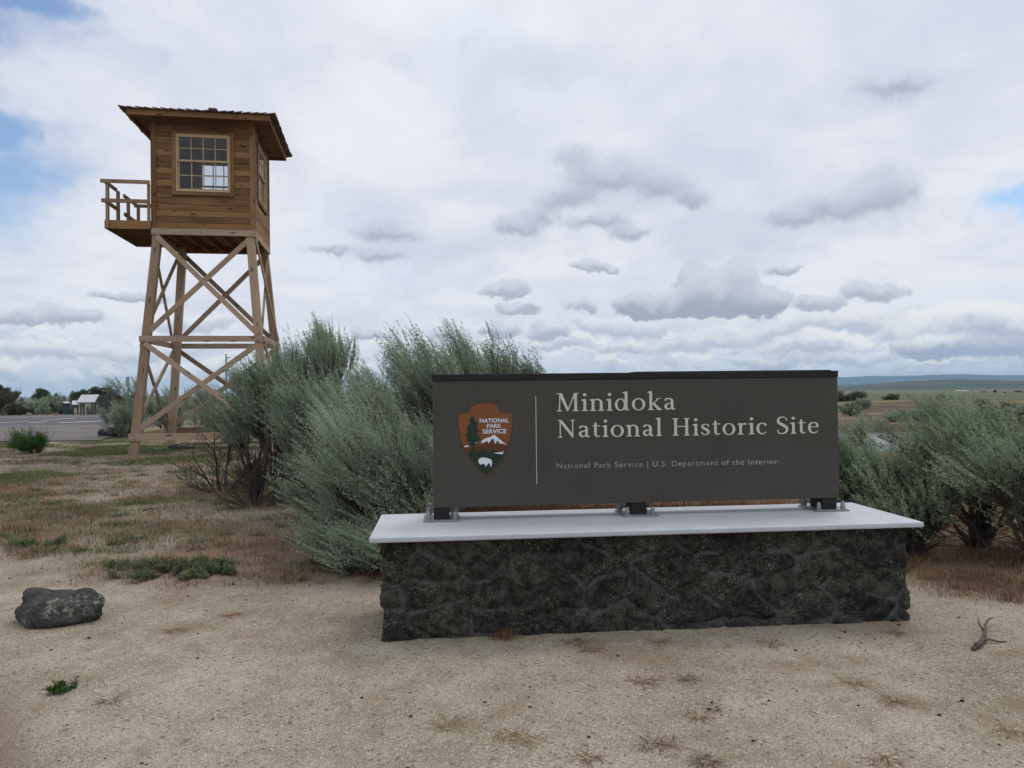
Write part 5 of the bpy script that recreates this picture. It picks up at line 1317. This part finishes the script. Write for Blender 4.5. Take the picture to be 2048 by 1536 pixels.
# interpretive panels by the lot
def wayside(px, top, D, w, dpt, rz, tilt, label):
    p = AT(px, 810, D); g = gz1(p[0], p[1]); h = topz(px, top, D, g); root = empty('wayside_panel', (p[0], p[1], g), rz); tag(root, label, 'panel', 'interpretive panels by the lot')
    mb = MB(); a = tilt; c, s = math.cos(a) * dpt / 2, math.sin(a) * dpt / 2
    for zz, nm, mt, gx in ((0, 'panel_face', 'white', 0), (-.07, 'panel_frame', 'greenblue', .03)):
        mb = MB(); pts = [(-w / 2 - gx, -c, h - 2 * s + zz), (w / 2 + gx, -c, h - 2 * s + zz), (w / 2 + gx, c, h + zz), (-w / 2 - gx, c, h + zz)]; t_ = .03 if gx == 0 else .06
        mb.add(pts + [(q[0], q[1], q[2] + t_) for q in pts], [(3, 2, 1, 0), (4, 5, 6, 7), (0, 1, 5, 4), (1, 2, 6, 5), (2, 3, 7, 6), (3, 0, 4, 7)]); mb.build(nm, MAT[mt], root)
    for sx in (-.32, .32):
        for yy in (-c * .6, c * .6):
            mb = MB(); mb.box(sx * w - .05, sx * w + .05, yy - .05, yy + .05, -.1, h - s - .1 - (s * .55 if yy < 0 else -s * .3)); mb.build('post', MAT['greenblue'], root)
wayside(176, 790, 56, 1.25, .95, .12, .62, 'large slanted white topped panel on dark posts across the lot')
wayside(151, 802, 57, .45, .6, .5, .5, 'smaller panel just left of the large slanted one')
wayside(133, 804, 58, .42, .5, .9, .2, 'leftmost small flat panel across the lot')
# dark stone ruin
p = AT(208, 806, 62); g = gz1(p[0], p[1]); bm_root = empty('stone_ruin', (p[0], p[1], g)); tag(bm_root, 'dark brown stone ruin wall right of the slanted panel', 'ruin')
mb = MB(); 
for k in range(9): mb.box(-.75 + k * .17, -.75 + k * .17 + .168, -.3, .3, -.1, topz(208, 788.5 + random.uniform(-.8, 2.2), 62, g), 'z')
mb.build('ruin_wall', MAT['rock'], bm_root)
# utility pole with lamp
D = 85; p = AT(452.5, 760, D); g = gz1(p[0], p[1]); root = empty('lamp_post', (p[0], p[1], g)); tag(root, 'thin dark lamp post seen through the tower braces', 'lamp post')
H = topz(452.5, 708, D, g); mb = MB(); mb.tube([(0, 0, -.2), (0, 0, H)], [.10, .075], 8); mb.build('pole', MAT['pole'], root)
mb = MB(); mb.tube([(0, 0, H - .9), (.25, 0, H - .35)], [.02, .02], 5); mb.box(.16, .45, -.08, .08, H - .42, H - .34); mb.build('lamp_head', MAT['dark_metal'], root)
# grey sign behind the sagebrush
D = 27.8; p = AT(255.5, 760, D); g = gz1(p[0], p[1]); root = empty('road_sign', (p[0], p[1], g)); tag(root, 'small blue grey sign standing in the sagebrush left of the tower leg', 'sign')
H = topz(255.5, 753.5, D, g); mb = MB(); mb.box(-.07, .07, -.006, .006, H - .32, H); mb.build('sign_board', MAT['greysign'], root)
mb = MB(); mb.box(-.02, .02, .0065, .04, -.1, H - .05); mb.build('post', MAT['steel'], root)

# ------------------------------------------------------------------ haze
def build_haze():
    m = bpy.data.materials.new('haze_air'); m.use_nodes = True; m.node_tree.nodes.clear(); t = NT(m.node_tree); out = t.new('ShaderNodeOutputMaterial')
    v = t.new('ShaderNodeVolumePrincipled'); v.inputs['Color'].default_value = (.50, .76, 1.0, 1); v.inputs['Density'].default_value = HAZE
    v.inputs['Anisotropy'].default_value = 0.0
    t.l.new(v.outputs[0], out.inputs['Volume'])
    mb = MB(); s = 12500; mb.box(-s, s, -s, s, -60, 190); o = mb.build('haze', m); tag(o, kind='stuff')
HAZE = 9e-5
build_haze()
